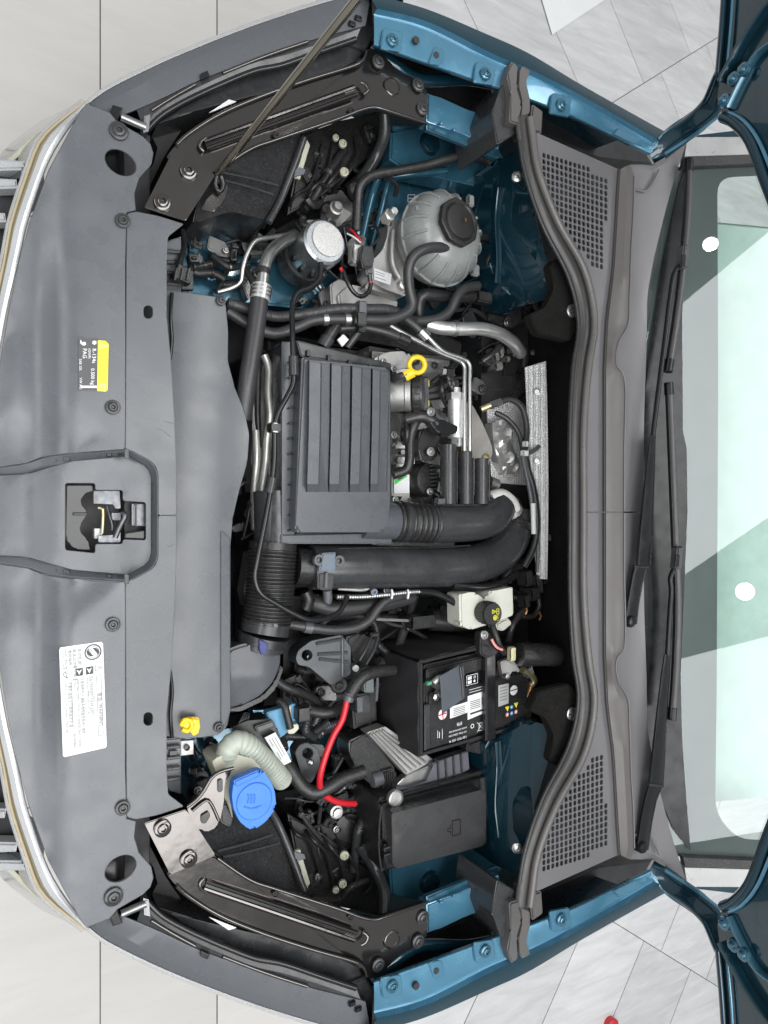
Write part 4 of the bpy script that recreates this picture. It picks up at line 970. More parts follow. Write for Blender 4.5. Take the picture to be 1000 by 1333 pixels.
# ================================================================== ENGINE BAY COMPONENTS
def one(o, label, cat, group=None): return tag(o, label, cat, group)
def hose(name, pts, r, mat, label, cat='hose', group=None, **k): return one(tube(name, pts, r, mat, None, **k), label, cat, group)
def clamp(parent, a, b, r, mat=SILV, name='clamp'):
    return tube(name, [a, b], r, mat, parent, n=14, curve=False)

# radiator air duct behind the front cover
rd = thing('radiator_air_duct', 'wide smooth grey air duct cover behind the front panel cover', 'duct cover')
dz = lambda u, v: .862 + .006 * max(0, 1 - ((u - 262) / 45) ** 2)
duct = [(212, 376), (245, 381), (286, 387), (294, 394), (297, 430), (297, 470), (305, 502), (318, 535), (325, 565), (322, 602), (311, 640), (303, 675), (300, 710), (300, 925), (296, 946), (285, 957), (262, 960), (240, 962), (212, 958)]
sheet('duct_cover', fil(duct, 5, 3), dz, .06, GREYS, rd, grid=14, bev=.005, seg=3)
sheet('edge_flange', fil([(288, 690), (300, 700), (300, 925), (295, 944), (288, 948)], 3, 2), lambda u, v: dz(u, v) + .004, .006, GREYS, rd, bev=.0015)
bolt(rd, 288, 391, .871, 6.5, DKGREY); bolt(rd, 285, 947, .871, 6.5, DKGREY)
yh = thing('yellow_plastic_hook', 'small yellow plastic hook clipped to the air duct corner', 'hook')
yz = .885
sheet('hook_base', fil([(235, 938), (248, 934), (260, 934), (261, 950), (256, 958), (250, 958), (250, 950), (238, 952)], 4, 3), yz, .008, YEL, yh, bev=.002)
tube('hook_ring', [(236, 945, yz + .002), (240, 937, yz + .002), (248, 938, yz + .002), (250, 946, yz + .002), (244, 952, yz + .002), (237, 949, yz + .002)], 3, YEL, yh, n=8)
sheet('hook_tongue', fil([(250, 936), (260, 937), (259, 943), (251, 943)], 2, 2), yz + .004, .006, YEL, yh, bev=.001)
for s, lab in ((1, 'grey plastic ladder rack at the duct end beside the washer filler'), (-1, 'grey plastic ladder rack at the duct end below the prop rod corner')):
    rk = thing('duct_end_rack', lab, 'rack', 'racks at the ends of the air duct')
    f = (lambda l: mir(l)) if s < 0 else (lambda l: l)
    sheet('rack_wall', f([(214, 962), (236, 960), (236, 1034), (222, 1030), (214, 1024)])[::s], .835, .05, GREYS, rk, bev=.002)
    for k in range(4): sheet('rack_rib', f([(217, 972 + 14 * k), (235, 970 + 14 * k), (235, 974 + 14 * k), (217, 976 + 14 * k)])[::s], .845, .012, DKGREY, rk, bev=.001)
    sheet('rack_slot', f([(221, 978), (231, 977), (231, 983), (221, 984)])[::s], .842, .004, BLACKG, rk)
    sheet('rack_tab', f([(236, 965), (252, 964), (252, 982), (236, 984)])[::s], .83, .01, ALU if s > 0 else DKGREY, rk, bev=.001)
    tube('rack_cable', f([(224, 960, .87), (222, 930, .875), (224, 900, .87), (221, 870, .86)]), 2.5, BLACKG, rk, n=8)
    lathe('rack_screw', P(*f([(243, 973, .833)])[0]), UP, [(.005, -.001), (.005, .003), (.002, .004)], BLACKG, rk, 12)
pc = thing('radiator_plug_connector', 'small black plug connector beside the air duct top corner', 'connector')
obox('connector_body', P(238, 358, .86), (.013, -.004, 0), (.003, .011, 0), (0, 0, .01), BLACK, pc, .002)
for k in range(3): obox('connector_rib', P(229 + 8 * k, 357, .872), (.002, 0, 0), (.002, .010, 0), (0, 0, .003), DKGREY, pc, .0006)
tube('connector_lead', [(232, 348, .86), (236, 335, .85), (240, 318, .82), (238, 300, .80)], 3.5, RUBBER, pc, n=8)

# engine block mass
eb = thing('engine_block', 'cast aluminium engine with valve cover showing beside the air filter box', 'engine')
obox('crankcase', (.66, .10, .60), (.17, 0, 0), (0, .25, 0), (0, 0, .12), DARK, eb, .02)
obox('gearbox_case', (.66, -.28, .56), (.16, 0, 0), (0, .14, 0), (0, 0, .12), DARK, eb, .03)
obox('cylinder_head', (.775, .10, .72), (.11, 0, 0), (0, .23, 0), (0, 0, .06), ALU, eb, .012)
for k, (u_, v_, a_, b_) in enumerate(((518, 486, .018, .012), (521, 548, .02, .012), (520, 575, .02, .014), (522, 600, .022, .012))):
    obox('head_boss', P(u_, v_, .81), (a_, 0, .004), (0, b_, 0), (0, 0, .018), M('bright_cast_%d' % k, (.62, .62, .60), .42, metal=.5, bump=.5, bs=420) if k == 0 else bpy.data.materials['bright_cast_0'], eb, .006)
for k, (u_, v_) in enumerate(((519, 487), (520, 540), (519, 560), (520, 590), (521, 610), (519, 628), (521, 645))):
    obox('head_rib', P(u_, v_, .795), (.012, 0, 0), (0, .009, 0), (0, 0, .02), ALU, eb, .004)
    if k % 2 == 0: bolt(eb, u_ - 6, v_ + 6, .83, 5, SILV, name='head_bolt')
tube('head_dome', [(511, 556, .815), (524, 556, .815)], 22, ALU, eb, n=18, curve=False)
fn = Vector((.80, 0, .60)).normalized()
lathe('filler_neck', P(521, 513, .845), fn, [(.033, -.05), (.0335, .01), (.036, .012), (.036, .022), (.031, .024)], ALU, eb, 28)
vl = Face(P(513, 618, .822), P(513, 642, .822), P(533, 642, .822), P(533, 618, .822))
Vq = sheet('valve_cover_pad', fil([(511, 615), (534, 615), (534, 646), (511, 646)], 2, 2), .820, .06, ALU, eb, bev=.003)
sheet('valve_cover', fil([(508, 462), (530, 460), (548, 475), (552, 540), (545, 600), (540, 652), (508, 652)], 6, 3), .775, .05, ALU, eb, bev=.006)
sheet('timing_cover', fil([(455, 380), (500, 395), (560, 430), (605, 445), (600, 470), (560, 475), (520, 452), (450, 440), (430, 410)], 6, 3), .76, .08, BLACK, eb, bev=.008)
sheet('cam_housing', fil([(488, 466), (505, 458), (528, 457), (540, 464), (536, 478), (508, 482), (490, 480)], 6, 3), .835, .03, ALU, eb, bev=.006)
bolt(eb, 513, 480, .845, 5, SILV); bolt(eb, 500, 470, .845, 4, SILV)
gl = thing('green_label', 'green and white triangle label on the valve cover beside the filter box', 'label')
vl.poly('white_part', [(0, 0), (1, 0), (1, 1), (0, 1)], WHITE, gl, .6)
vl.poly('green_triangle', [(0.05, .02), (.55, .02), (.1, .85), (.05, .8)], GREEN, gl, 1.2)
vl.poly('green_triangle_dark', [(0.12, .25), (.3, .25), (.15, .6)], BTXT, gl, 1.8)

# oil filler cap
oc = thing('oil_filler_cap', 'black ribbed oil filler cap with yellow symbols on the engine', 'cap')
c0 = P(521, 513, .845) + fn * .024
lathe('cap_skirt', c0, fn, [(.034, 0), (.0375, .002), (.038, .012), (.036, .016)], BLACK, oc, 30)
lathe('cap_top', c0 + fn * .016, fn, [(.035, 0), (.034, .004), (.031, .006), (.002, .006)], DKGREY, oc, 30)
for k in range(18):
    a = k * 2 * math.pi / 18; e1 = Vector((0, 1, 0)); e2 = fn.cross(e1)
    d = e1 * math.cos(a) + e2 * math.sin(a); obox('grip_rib', c0 + fn * .008 + d * .0378, fn * .0065, d * .0012, fn.cross(d) * .0018, BLACK, oc, .0006)
obox('grip_bar', c0 + fn * .025, fn * .006, (0, .032, 0), fn.cross(Vector((0, 1, 0))) * .007, DKGREY, oc, .003)
gb = c0 + fn * .0312; e2 = fn.cross(Vector((0, 1, 0)))
for y in (.019, -.019):
    for dy in (-.005, .005):
        obox('yellow_symbol', gb + Vector((0, y + dy, 0)), (0, .0008, 0), e2 * .004, fn * .0004, GLOW, oc, 0)
    for de in (-.004, .004): obox('yellow_symbol', gb + Vector((0, y, 0)) + e2 * de, (0, .005, 0), e2 * .0008, fn * .0004, GLOW, oc, 0)
# dipstick
ds = thing('oil_dipstick', 'bright yellow ring handle of the oil dipstick', 'dipstick')
dc = P(543, 475, .895)
V_, F_ = [], []
dn_ = Vector((-.45, -.1, .89)).normalized(); da = Vector((0, 1, 0)); da = (da - dn_ * da.dot(dn_)).normalized(); db = dn_.cross(da)
def torus(name, c, a, b, n_, R, r, mat, parent, fl=1.0, N=28, K=10):
    V, F = [], []
    for i in range(N):
        t = 2 * math.pi * i / N; d = a * math.cos(t) + b * math.sin(t)
        for k in range(K):
            q = 2 * math.pi * k / K; V.append(c + d * (R + r * math.cos(q)) + n_ * (r * fl * math.sin(q)))
    for i in range(N):
        for k in range(K):
            F.append((i * K + k, i * K + (k + 1) % K, ((i + 1) % N) * K + (k + 1) % K, ((i + 1) % N) * K + k))
    return mk(name, V, F, mat, parent, 60)
torus('ring_handle', dc, da, db, dn_, .0145, .0048, YEL, ds, .8)
tube('handle_tab', [(538, 484, .893), (527, 490, .885)], 7, YEL, ds, n=10, flat=.6, curve=False)
tube('dipstick_tube', [(530, 488, .886), (516, 492, .87), (508, 498, .83)], 5.5, DKGREY, ds, n=10)

# ignition and fuel rail side
so = thing('fuel_pressure_valve', 'bright silver cylinder valve beside the steel fuel pipes', 'valve')
tube('valve_body', [(593, 520, .855), (593, 570, .855)], 10, M('satin_silver', (.78, .78, .77), .32, metal=.7, var=.06), so, n=20, curve=False)
tube('valve_collar', [(593, 512, .855), (593, 521, .855)], 12, SILV, so, n=6, curve=False)
tube('valve_neck', [(593, 505, .853), (593, 513, .853)], 7, ALU, so, n=12, curve=False)
obox('valve_foot', P(597, 575, .85), (.010, 0, 0), (0, .010, 0), (0, 0, .012), WHITE, so, .002)
obox('valve_block', P(598, 590, .83), (.012, 0, 0), (0, .012, 0), (0, 0, .02), BRASS, so, .003)
ic = thing('ignition_connector', 'black angled plug connector lying across the valve cover', 'connector')
tube('connector_arm', [(528, 546, .86), (545, 542, .872), (558, 545, .875), (568, 553, .878)], 8, BLACK, ic, n=10)
sheet('connector_head', fil([(560, 548), (575, 545), (598, 555), (596, 563), (582, 568), (570, 562)], 3, 2), .888, .022, BLACKG, ic, bev=.004)
tube('cable_branch', [(548, 540, .86), (540, 552, .865), (534, 570, .86), (533, 600, .86), (528, 612, .855), (512, 618, .85)], 6.5, BLACK, ic, n=10)
torus('cable_reel', P(527, 565, .86), Vector((0, 1, 0)), Vector((-.3, 0, .95)), Vector((.95, 0, .3)), .017, .005, BLACK, ic)
bolt(ic, 561, 536, .886, 6, SILV, name='fixing_screw'); bolt(ic, 561, 588, .86, 6, SILV, name='fixing_screw')
cc = thing('camshaft_sensor_cover', 'black ribbed actuator cover on the engine beside the three black tubes', 'actuator cover')
sheet('upper_cover', fil([(548, 558), (568, 556), (572, 585), (566, 600), (550, 602), (545, 580)], 5, 3), .850, .05, BLACK, cc, bev=.004)
lathe('round_cover', P(556, 625, .83), (.25, 0, 1), [(.033, -.04), (.034, -.005), (.031, .004), (.02, .008), (.002, .009)], BLACK, cc, 26)
for k in range(8): sheet('cover_rib', [(560 + .5 * k, 606 + 5 * k), (570, 605 + 5 * k), (570, 607 + 5 * k), (560 + .5 * k, 608 + 5 * k)], .845, .01, DKGREY, cc)
bolt(cc, 560, 640, .845, 5, SILV, name='fixing_screw')
for pts, lab in (([(508, 424, .86), (540, 442, .86), (572, 459, .86), (594, 468, .862), (604, 476, .862), (604.5, 500, .865), (604.5, 560, .87), (604.5, 592, .87)], 'inner thin steel fuel pipe bending down between engine and firewall'),
                 ([(548, 428, .86), (566, 448, .862), (580, 459, .862), (600, 466, .864), (611, 474, .864), (611.5, 500, .866), (611.5, 560, .87), (611.5, 592, .87)], 'outer thin steel fuel pipe bending down between engine and firewall')):
    hose('fuel_pipe', pts, 3.0, SILV, lab, 'pipe', 'pair of steel fuel pipes', n=10)
for k, (u0, u1, v0, lab) in enumerate(((573, 594, 579, 'widest black tube of the three beside the intake elbow'), (598, 615, 588, 'middle black tube of the three, receiving the steel pipes'), (618, 636, 597, 'narrow black tube of the three nearest the firewall'))):
    t = thing('resonator_tube', lab, 'tube', 'three black tubes behind the engine')
    c = (u0 + u1) / 2
    tube('tube_body', [(c, v0, .872), (c, 656, .872)], (u1 - u0) / 2, BLACKG if 0 else DKGREY, t, n=20, curve=False)
    tube('tube_mouth', [(c, v0 - .5, .872), (c, v0 + 2, .872)], (u1 - u0) / 2 * .72, BLACK, t, n=16, curve=False)
    tube('side_web', [(u1 + 1, v0 + 8, .865), (u1 + 1, 656, .865)], 1.3, BLACK, t, n=6, curve=False)

# air filter box
af = thing('air_filter_box', 'charcoal air filter box with broad ribs on its lid in the middle of the bay', 'filter box')
sheet('lower_box', fil([(368, 446), (388, 443), (509, 475), (511, 704), (368, 706)], 4, 3), .858, .11, DKGREY, af, bev=.003)
LZ = .897
def lidz(u, v): return LZ - .010 * max(0, (400 - u) / 14) ** 1
lid = [(394, 464), (506, 479), (508, 486), (508, 655), (504, 688), (498, 693), (388, 693), (385, 688)]
sheet('lid', fil(lid, 4, 3), LZ, .035, M('filter_lid_plastic', (.078, .083, .092), .30, bump=.12, bs=1300, var=.05), af, bev=.004, seg=3)
LIDM = bpy.data.materials['filter_lid_plastic']
for a, b, c in ((403, 419, 430), (432, 446, 456), (459, 472, 483), (485.5, 496, 506)):
    def top(u): return 464 + (u - 394) * .134 + 3
    def ln(u, z, e=0): return [(u + (394 - 388) * 0, top(u) + (2 if z > LZ + .002 else 0), z), (u - 1, 560, z), (u - 3, 630 + e, z), (u - 3.2, 641 + e, LZ - .0005)]
    loft('lid_rib', [ln(a - 1.2, LZ - .001), ln(a, LZ + .012), ln(b - 1.5, LZ + .012), ln(b, LZ + .0075), ln(c, LZ + .0065), ln(c + 1.5, LZ - .001)], LIDM, af, thick=.001)
loft('front_flange', [[(366, 446, .862), (366, 706, .862)], [(367, 445, .866), (367, 707, .866)], [(383, 445, .866), (383, 707, .866)], [(385, 445, .860), (385, 707, .860)]], LIDM, af, thick=.004)
loft('front_gutter', [[(385, 446, .862), (385, 704, .862)], [(392, 462, .856), (387, 700, .856)]], BLACK, af, thick=.003)
for k in range(12): sheet('flange_tick', [(376, 470 + 20 * k), (390, 470 + 20 * k), (390, 472 + 20 * k), (376, 472 + 20 * k)], .872, .010, BLACK, af)
sheet('bottom_flange', fil([(366, 696), (505, 694), (511, 698), (511, 708), (366, 708)], 2, 2), .870, .012, LIDM, af, bev=.002)
sheet('top_flange', fil([(386, 443), (510, 473), (509, 480), (392, 464)], 2, 2), .872, .014, DKGREY, af, bev=.002)
for k in range(4): sheet('flange_notch', [(400 + 27 * k, 455 + 6.5 * k), (404 + 27 * k, 456 + 6.5 * k), (404 + 27 * k, 464 + 6.5 * k), (400 + 27 * k, 463 + 6.5 * k)], .878, .008, BLACK, af)
Ft = Face(P(500, 560, LZ + .0055), P(506, 560, LZ + .0055), P(506, 552, LZ + .0055), P(500, 552, LZ + .0055))

ad = thing('air_outlet_duct', 'black outlet duct with bellows running from the filter box to the turbo', 'duct')
tube('box_outlet', [(470, 676, .862, 1.05), (500, 678, .862, 1.03), (514, 679, .862, 1)], 24, LIDM, ad, n=24)
tube('bellows', [(512, 679, .862), (535, 680, .862), (562, 681, .862)], 25, BLACK, ad, n=24, ribs=(.0115, .006), step=.0015)
tube('clamp_band', [(521, 679, .862), (526, 679.3, .862)], 27, DKGREY, ad, n=24, curve=False)
tube('elbow', [(558, 681, .862), (590, 681, .862), (620, 679, .86), (640, 672, .852), (648, 660, .84)], 24.5, DKGREY, ad, n=24)
sheet('elbow_rib', fil([(566, 655), (650, 657), (662, 660), (662, 666), (650, 664), (566, 661)], 2, 2), .878, .006, BLACK, ad, bev=.001)
obox('duct_clip', P(573, 652, .885), (.010, 0, 0), (0, .006, 0), (0, 0, .006), GREYS, ad, .002)
tube('turbo_joint', [(640, 652, .84), (658, 655, .838), (668, 668, .835)], 14, ALU, ad, n=16)

ip = thing('intake_pipe', 'large smooth black intake pipe curving up beside the filter box', 'pipe')
tube('pipe_body', [(404, 738, .835), (440, 738, .84), (500, 738, .842), (560, 738, .842), (610, 735, .836), (642, 724, .824), (661, 706, .812), (668, 686, .802), (666, 668, .795)], 26.5, DKGREY, ip, n=28)
tube('pipe_sleeve', [(384, 737, .833), (409, 738, .835)], 24, BLACK, ip, n=24, curve=False)
tube('pipe_collar', [(667, 692, .806), (668, 684, .803)], 27.5, BLACK, ip, n=24, curve=False)
tube('mould_seam', [(440, 714, .862), (500, 713, .864), (560, 713, .864), (612, 710, .862)], 1.2, BLACK, ip, n=6)
tube('upper_cuff', [(660, 658, .81), (666, 670, .808), (669, 684, .805)], 18, BLACK, ip, n=18)
wh = thing('turbo_inlet_cover', 'pale cast cover behind the intake elbow', 'cover')
tube('cover_body', [(638, 650, .85), (652, 646, .852), (664, 654, .848), (670, 668, .84)], 10, M('pale_cast', (.60, .60, .57), .5, bump=.2), wh, n=14)
obox('cover_tab', P(652, 653, .86), (.010, 0, 0), (0, .004, 0), (0, 0, .004), BLACK, wh, .001)

ms = thing('pressure_sensor', 'blue grey pressure sensor with two ears on the intake pipe', 'sensor')
sheet('sensor_body', fil([(420, 720), (438, 719), (438, 744), (416, 744)], 2, 2), .884, .02, CLIP, ms, bev=.0025)
for u_, v_ in ((415, 729), (441, 730)):
    lathe('sensor_ear', P(u_, v_, .879), UP, [(.010, -.006), (.010, .004), (.0045, .004), (.004, -.003)], GREYS, ms, 16)
    lathe('ear_screw', P(u_, v_, .881), UP, [(.005, -.004), (.005, .003), (.002, .004)], BLACKG, ms, 12)
sheet('plug', fil([(415, 745), (437, 744), (435, 766), (431, 770), (418, 768), (414, 766)], 2, 2), .878, .02, DKGREY, ms, bev=.003)
sheet('plug_rib', fil([(424, 746), (428, 746), (427, 766), (423, 766)], 1, 2), .883, .006, GREYS, ms, bev=.001)
tube('plug_tail', [(426, 768, .872), (427, 780, .868), (426, 783, .866)], 6, GREYS, ms, n=10)

bh = thing('intake_bellows', 'finely ribbed black bellows hose between filter box and front duct', 'bellows')
tube('upper_cuff', [(357, 640, .825), (358, 690, .828), (357, 712, .83)], 27, DKGREY, bh, n=24)
tube('upper_band', [(356, 706, .83), (355, 716, .83)], 31, BLACK, bh, n=24, curve=False)
tube('ribbed_hose', [(355, 716, .83), (353, 745, .832), (351, 775, .832), (347, 810, .83)], 31, BLACK, bh, n=28, ribs=(.0062, .0042), step=.001)
tube('lower_cuff', [(347, 809, .83), (344, 824, .83)], 31.5, DKGREY, bh, n=24, curve=False)
tube('clamp_band', [(343, 825, .83), (340, 836, .828)], 34, BLACK, bh, n=24, curve=False)
tube('clamp_ring', [(340, 834, .828), (338, 841, .826)], 32, DKGREY, bh, n=24, curve=False)
sheet('cuff_label', fil([(356, 812), (362, 812), (362, 817), (356, 817)], 2, 2), .8745, .003, GREYS, bh)
sheet('clamp_latch', [(338, 832), (350, 838), (347, 850), (341, 852), (338, 846)], .875, .008, NAVY, bh, bev=.001)
dd = thing('duct_elbow', 'smooth charcoal elbow joining the bellows to the front air duct', 'duct')
sheet('elbow_shell', fil([(296, 846), (318, 838), (350, 836), (366, 848), (366, 866), (356, 890), (338, 908), (310, 920), (296, 922)], 8, 4), lambda u, v: .858 - .00035 * max(0, v - 880) - .0004 * max(0, u - 345), .10, LIDM, dd, grid=9, bev=.016, seg=4)
sheet('elbow_flange', fil([(298, 922), (312, 920), (342, 906), (358, 888), (366, 866), (370, 872), (360, 896), (344, 912), (314, 926), (298, 928)], 3, 2), .835, .02, BLACK, dd, bev=.002)

# alternator side strip in front of the filter box
sp = thing('engine_front_casting', 'pale cast strip between the air duct and the filter box', 'casting')
tube('casting_edge', [(344, 462, .80), (350, 480, .80), (349, 510, .80), (352, 540, .80), (348, 570, .79), (346, 600, .78), (340, 640, .78)], 5, M('pale_alloy', (.70, .70, .66), .35, metal=.6, bump=.2), sp, n=10)
tube('casting_edge', [(333, 560, .78), (334, 600, .78), (331, 640, .77), (332, 690, .77)], 5, bpy.data.materials['pale_alloy'], sp, n=10)
sheet('casting_web', [(332, 470), (346, 462), (352, 540), (345, 600), (334, 640), (328, 600), (330, 520)], .77, .06, ALU, sp, bev=.004)
for k in range(6): obox('web_clip', P(360, 476 + 22 * k, .80), (.006, 0, 0), (0, .006, 0), (0, 0, .012), BLACK, sp, .002)
sheet('casting_lower', [(326, 720), (334, 716), (330, 760), (322, 790), (318, 770)], .77, .04, ALU, sp, bev=.004)

# ------------------------------------------------------------------ refrigerant lines
ac = thing('refrigerant_hose', 'thick black hose with an aluminium fitting beside the air duct', 'hose')
tube('rubber_section', [(338, 388, .862), (334, 420, .862), (328, 460, .86), (322, 500, .856), (316, 545, .84)], 12, HOSE, ac, n=18)
tube('crimp_sleeve', [(341, 372, .86), (338, 391, .862)], 12.5, M('pale_crimp', (.72, .74, .72), .3, metal=.6), ac, n=18, curve=False)
for k in range(3): tube('crimp_ring', [(340.5 - .8 * k, 374 + 5 * k, .86), (340.2 - .8 * k, 376.5 + 5 * k, .86)], 14, ALUP, ac, n=18, curve=False)
tube('metal_section', [(384, 306, .80), (366, 316, .83), (351, 330, .85), (345, 346, .858), (341, 374, .86)], 8, ALUP, ac, n=14)
tube('black_band', [(343, 350, .859), (342, 357, .86)], 9.5, BLACK, ac, n=14, curve=False)
hose('thin_refrigerant_pipe', [(284, 380, .82), (304, 374, .83), (314, 366, .84), (316, 350, .845), (322, 330, .848), (332, 314, .848), (350, 309, .84), (384, 304, .81)], 3.3, ALUP, 'thin bent aluminium pipe running beside the thick refrigerant fitting', 'pipe', n=10)
lp = thing('long_black_pipe', 'long thin glossy black pipe winding over the filter box front edge', 'pipe')
tube('pipe', [(418, 342, .87), (416, 362, .872), (404, 374, .875), (388, 381, .878), (381, 398, .88), (381, 440, .89), (382, 480, .893), (382, 498, .893), (375, 514, .892), (363, 536, .89), (358, 556, .89), (357, 600, .888), (352, 640, .888), (344, 685, .888), (335, 730, .888), (332, 752, .886), (339, 772, .884), (360, 786, .882), (385, 800, .88), (405, 807, .878), (428, 804, .874), (444, 794, .87), (452, 776, .862)], 3.6, BLACKG, lp, n=10)
tube('foam_sleeve', [(382, 464, .893), (382.5, 489, .894)], 6.5, DKGREY, lp, n=12, curve=False)
tube('foam_sleeve', [(355, 622, .888), (351, 642, .888)], 6.5, DKGREY, lp, n=12, curve=False)
obox('pipe_clip', P(357, 557, .89), (.010, 0, 0), (0, .008, 0), (0, 0, .010), BLACK, lp, .002)
tube('clip_pad', [(357.6, 551, .893), (357.4, 563, .893)], 5.2, WHITE, lp, n=12, curve=False)
pu = thing('silver_pump', 'round silver pump with a white dotted disc label beside the coolant tank', 'pump')
pax = Vector((.02, .06, 1)).normalized(); pcn = P(424, 314, .845)
lathe('pump_can', pcn, pax, [(.040, -.075), (.0425, -.07), (.0425, -.012), (.0415, -.004), (.037, .0), (.002, .0)], M('pump_zinc', (.42, .44, .46), .3, metal=.85, var=.08), pu, 36)
def speck():
    m = M('speckled_white_disc', (.52, .52, .50), .45, var=.3, vs_=420, bevel=0); return m
lathe('disc_label', pcn + pax * .001 + Vector((.004, .003, 0)), pax, [(.0305, -.002), (.0305, .0012), (.029, .0016), (.001, .0016)], speck(), pu, 32)
lathe('pump_base', pcn - pax * .075, pax, [(.046, -.04), (.046, -.002), (.040, .004)], DKGREY, pu, 28)
for k, a in enumerate((3.6, 4.1, 4.6, 5.1)):
    obox('base_lug', pcn - pax * .05 + Vector((math.cos(a), math.sin(a), 0)) * .045, (.004, 0, 0), (0, .004, 0), (0, 0, .008), BLACK, pu, .001)
Fp = Face(pcn + Vector((-.010, .004, .0040)), pcn + Vector((.016, .004, .0025)), pcn + Vector((.016, .012, .0020)), pcn + Vector((-.010, .012, .0032)))
tube('pump_wire', [(400, 332, .80), (406, 324, .82), (412, 338, .83), (418, 350, .83), (424, 352, .82)], 2.5, BLACKG, pu, n=8)
tube('pump_wire', [(398, 322, .80), (396, 335, .80), (404, 350, .79), (416, 358, .79)], 2.5, BLACKG, pu, n=8)

# ------------------------------------------------------------------ coolant tank
ct = thing('coolant_tank', 'milky grey round coolant tank with a black screw cap', 'coolant tank')
tc = P(571, 312, .845); prof = []
for k in range(21):
    a = -math.pi / 2 + math.pi * k / 20
    prof.append((max(.002, .086 * math.cos(a) ** .80 if math.cos(a) > 0 else .002), .070 * math.sin(a)))
lathe('tank_shell', tc, (.03, .02, 1), prof, RES, ct, 44, ang=60, squash=1.04)
lathe('weld_seam', tc, (.03, .02, 1), [(.086, -.003), (.0895, -.0025), (.0895, .0025), (.086, .003)], RES, ct, 44, squash=1.04)
capc = tc + Vector((-.006, .006, .063)); cax = Vector((.08, .06, 1)).normalized()
lathe('neck', capc, cax, [(.040, -.02), (.040, .006), (.036, .008)], RES, ct, 32)
V, F = [], []
cap = ct
gp = []
n_ = 48
rings_ = [(q * 1.12, w) for q, w in [(.0385, .006), (.0390, .010), (.0390, .020), (.0370, .0225), (.0325, .0225), (.0310, .019), (.0300, .0185), (.0285, .024), (.022, .026), (.001, .0265)]]
e1 = Vector((1, 0, 0)); e1 = (e1 - cax * e1.dot(cax)).normalized(); e2 = cax.cross(e1)
for r_, h_ in rings_:
    for k in range(n_):
        a = 2 * math.pi * k / n_; sc_ = 1 + (.045 if (math.sin(a * 8) > .1) else 0) * (1 if r_ > .0355 else 0)
        V.append(capc + cax * (h_ * .75) + e1 * (r_ * sc_ * math.cos(a)) + e2 * (r_ * sc_ * math.sin(a)))
for i in range(len(rings_) - 1):
    for k in range(n_): F.append((i * n_ + k, i * n_ + (k + 1) % n_, (i + 1) * n_ + (k + 1) % n_, (i + 1) * n_ + k))
F.append(tuple(range(n_))); F.append(tuple((len(rings_) - 1) * n_ + k for k in range(n_)))
capo = mk('screw_cap', V, F, M('cap_charcoal', (.022, .021, .021), .45, bump=.1), cap)
obox('cap_symbol', capc + cax * .0268 + e1 * .004, e1 * .002, e2 * .003, cax * .0003, COPPER, capo, 0)
for k, (du, dv) in enumerate(((-.055, .055), (-.06, .045), (-.047, .042))):
    pass
Fm = Face(P(531, 263, .905), P(531, 254, .905), P(540, 254, .91), P(540, 263, .91))
Fm.lines('minimum_mark', [[(0, 0), (1, 0), (1, 1), (0, 1), (0, 0)], [(.5, 0), (.5, 1)]], .0012, GTXT, ct, 3)
obox('level_mark', P(543, 271, .907), (.003, .001, 0), (-.001, .004, 0), (0, 0, .001), GTXT, ct, 0)
for k in range(16):
    a = math.radians(10 + 22.5 * k); pts = []
    for j in range(5):
        b = math.radians(5 + 11 * j); pts.append(tuple(tc + Vector((.0868 * math.cos(b) ** .8 * math.cos(a), .0903 * math.cos(b) ** .8 * math.sin(a), .0708 * math.sin(b)))) + (.0030,))
    wtube('tank_rib', pts, RES, ct, n=6)
tube('tank_spigot', [(590, 330, .895), (603, 333, .885)], 8, RES, ct, n=12, curve=False)
obox('tank_lug', P(618, 352, .84), (.010, 0, 0), (0, .012, 0), (0, 0, .006), RES, ct, .003)
obox('tank_lug', P(612, 262, .86), (.008, 0, 0), (0, .012, 0), (0, 0, .006), RES, ct, .003)
obox('level_plug', P(632, 310, .83), (.020, 0, 0), (0, .007, 0), (0, 0, .008), BLACK, ct, .002)
obox('level_plug_cap', P(645, 309, .83), (.009, 0, 0), (0, .011, 0), (0, 0, .010), BLACK, ct, .002)

# ------------------------------------------------------------------ hoses round the coolant tank
th_ = thing('tank_hose', 'grey rubber hose looping from the coolant tank past the engine mount', 'hose')
tube('hose', [(296, 405, .82), (328, 424, .825), (358, 434, .83), (386, 426, .84), (414, 416, .85), (470, 416, .86), (505, 416, .865), (528, 408, .87), (537, 396, .875), (533, 376, .88), (532, 350, .89), (540, 332, .90), (558, 323, .905), (580, 323, .90), (598, 331, .893)], 7, HOSE, th_, n=14)
for a, b in (((420, 415.5, .85), (426, 415.5, .851)), ((448, 416, .857), (455, 416, .858)), ((588, 326, .897), (598, 331, .894))): clamp(th_, a, b, 8.6)
Fh = Face(P(480, 413, .878), P(512, 412, .88), P(512, 418, .878), P(480, 419, .876))
hose('corrugated_conduit', [(296, 394, .83), (330, 404, .832), (360, 412, .836), (400, 408, .85), (440, 402, .86), (480, 402, .865), (510, 404, .862), (540, 420, .84)], 6.5, HOSE, 'corrugated black conduit crossing above the filter box towards the tank', 'conduit', ribs=(.004, .0012), step=.0012, n=12)
hc = thing('hose_clip', 'black double clip holding the conduit and hose together', 'clip')
obox('clip_body', P(470, 402, .872), (.009, 0, 0), (0, .013, 0), (0, 0, .008), GREYS, hc, .002)
obox('clip_body', P(469, 416, .876), (.010, 0, 0), (0, .012, 0), (0, 0, .008), DKGREY, hc, .002)
obox('clip_tail', P(470, 427, .86), (.009, 0, 0), (0, .008, 0), (0, 0, .006), BLACK, hc, .002)
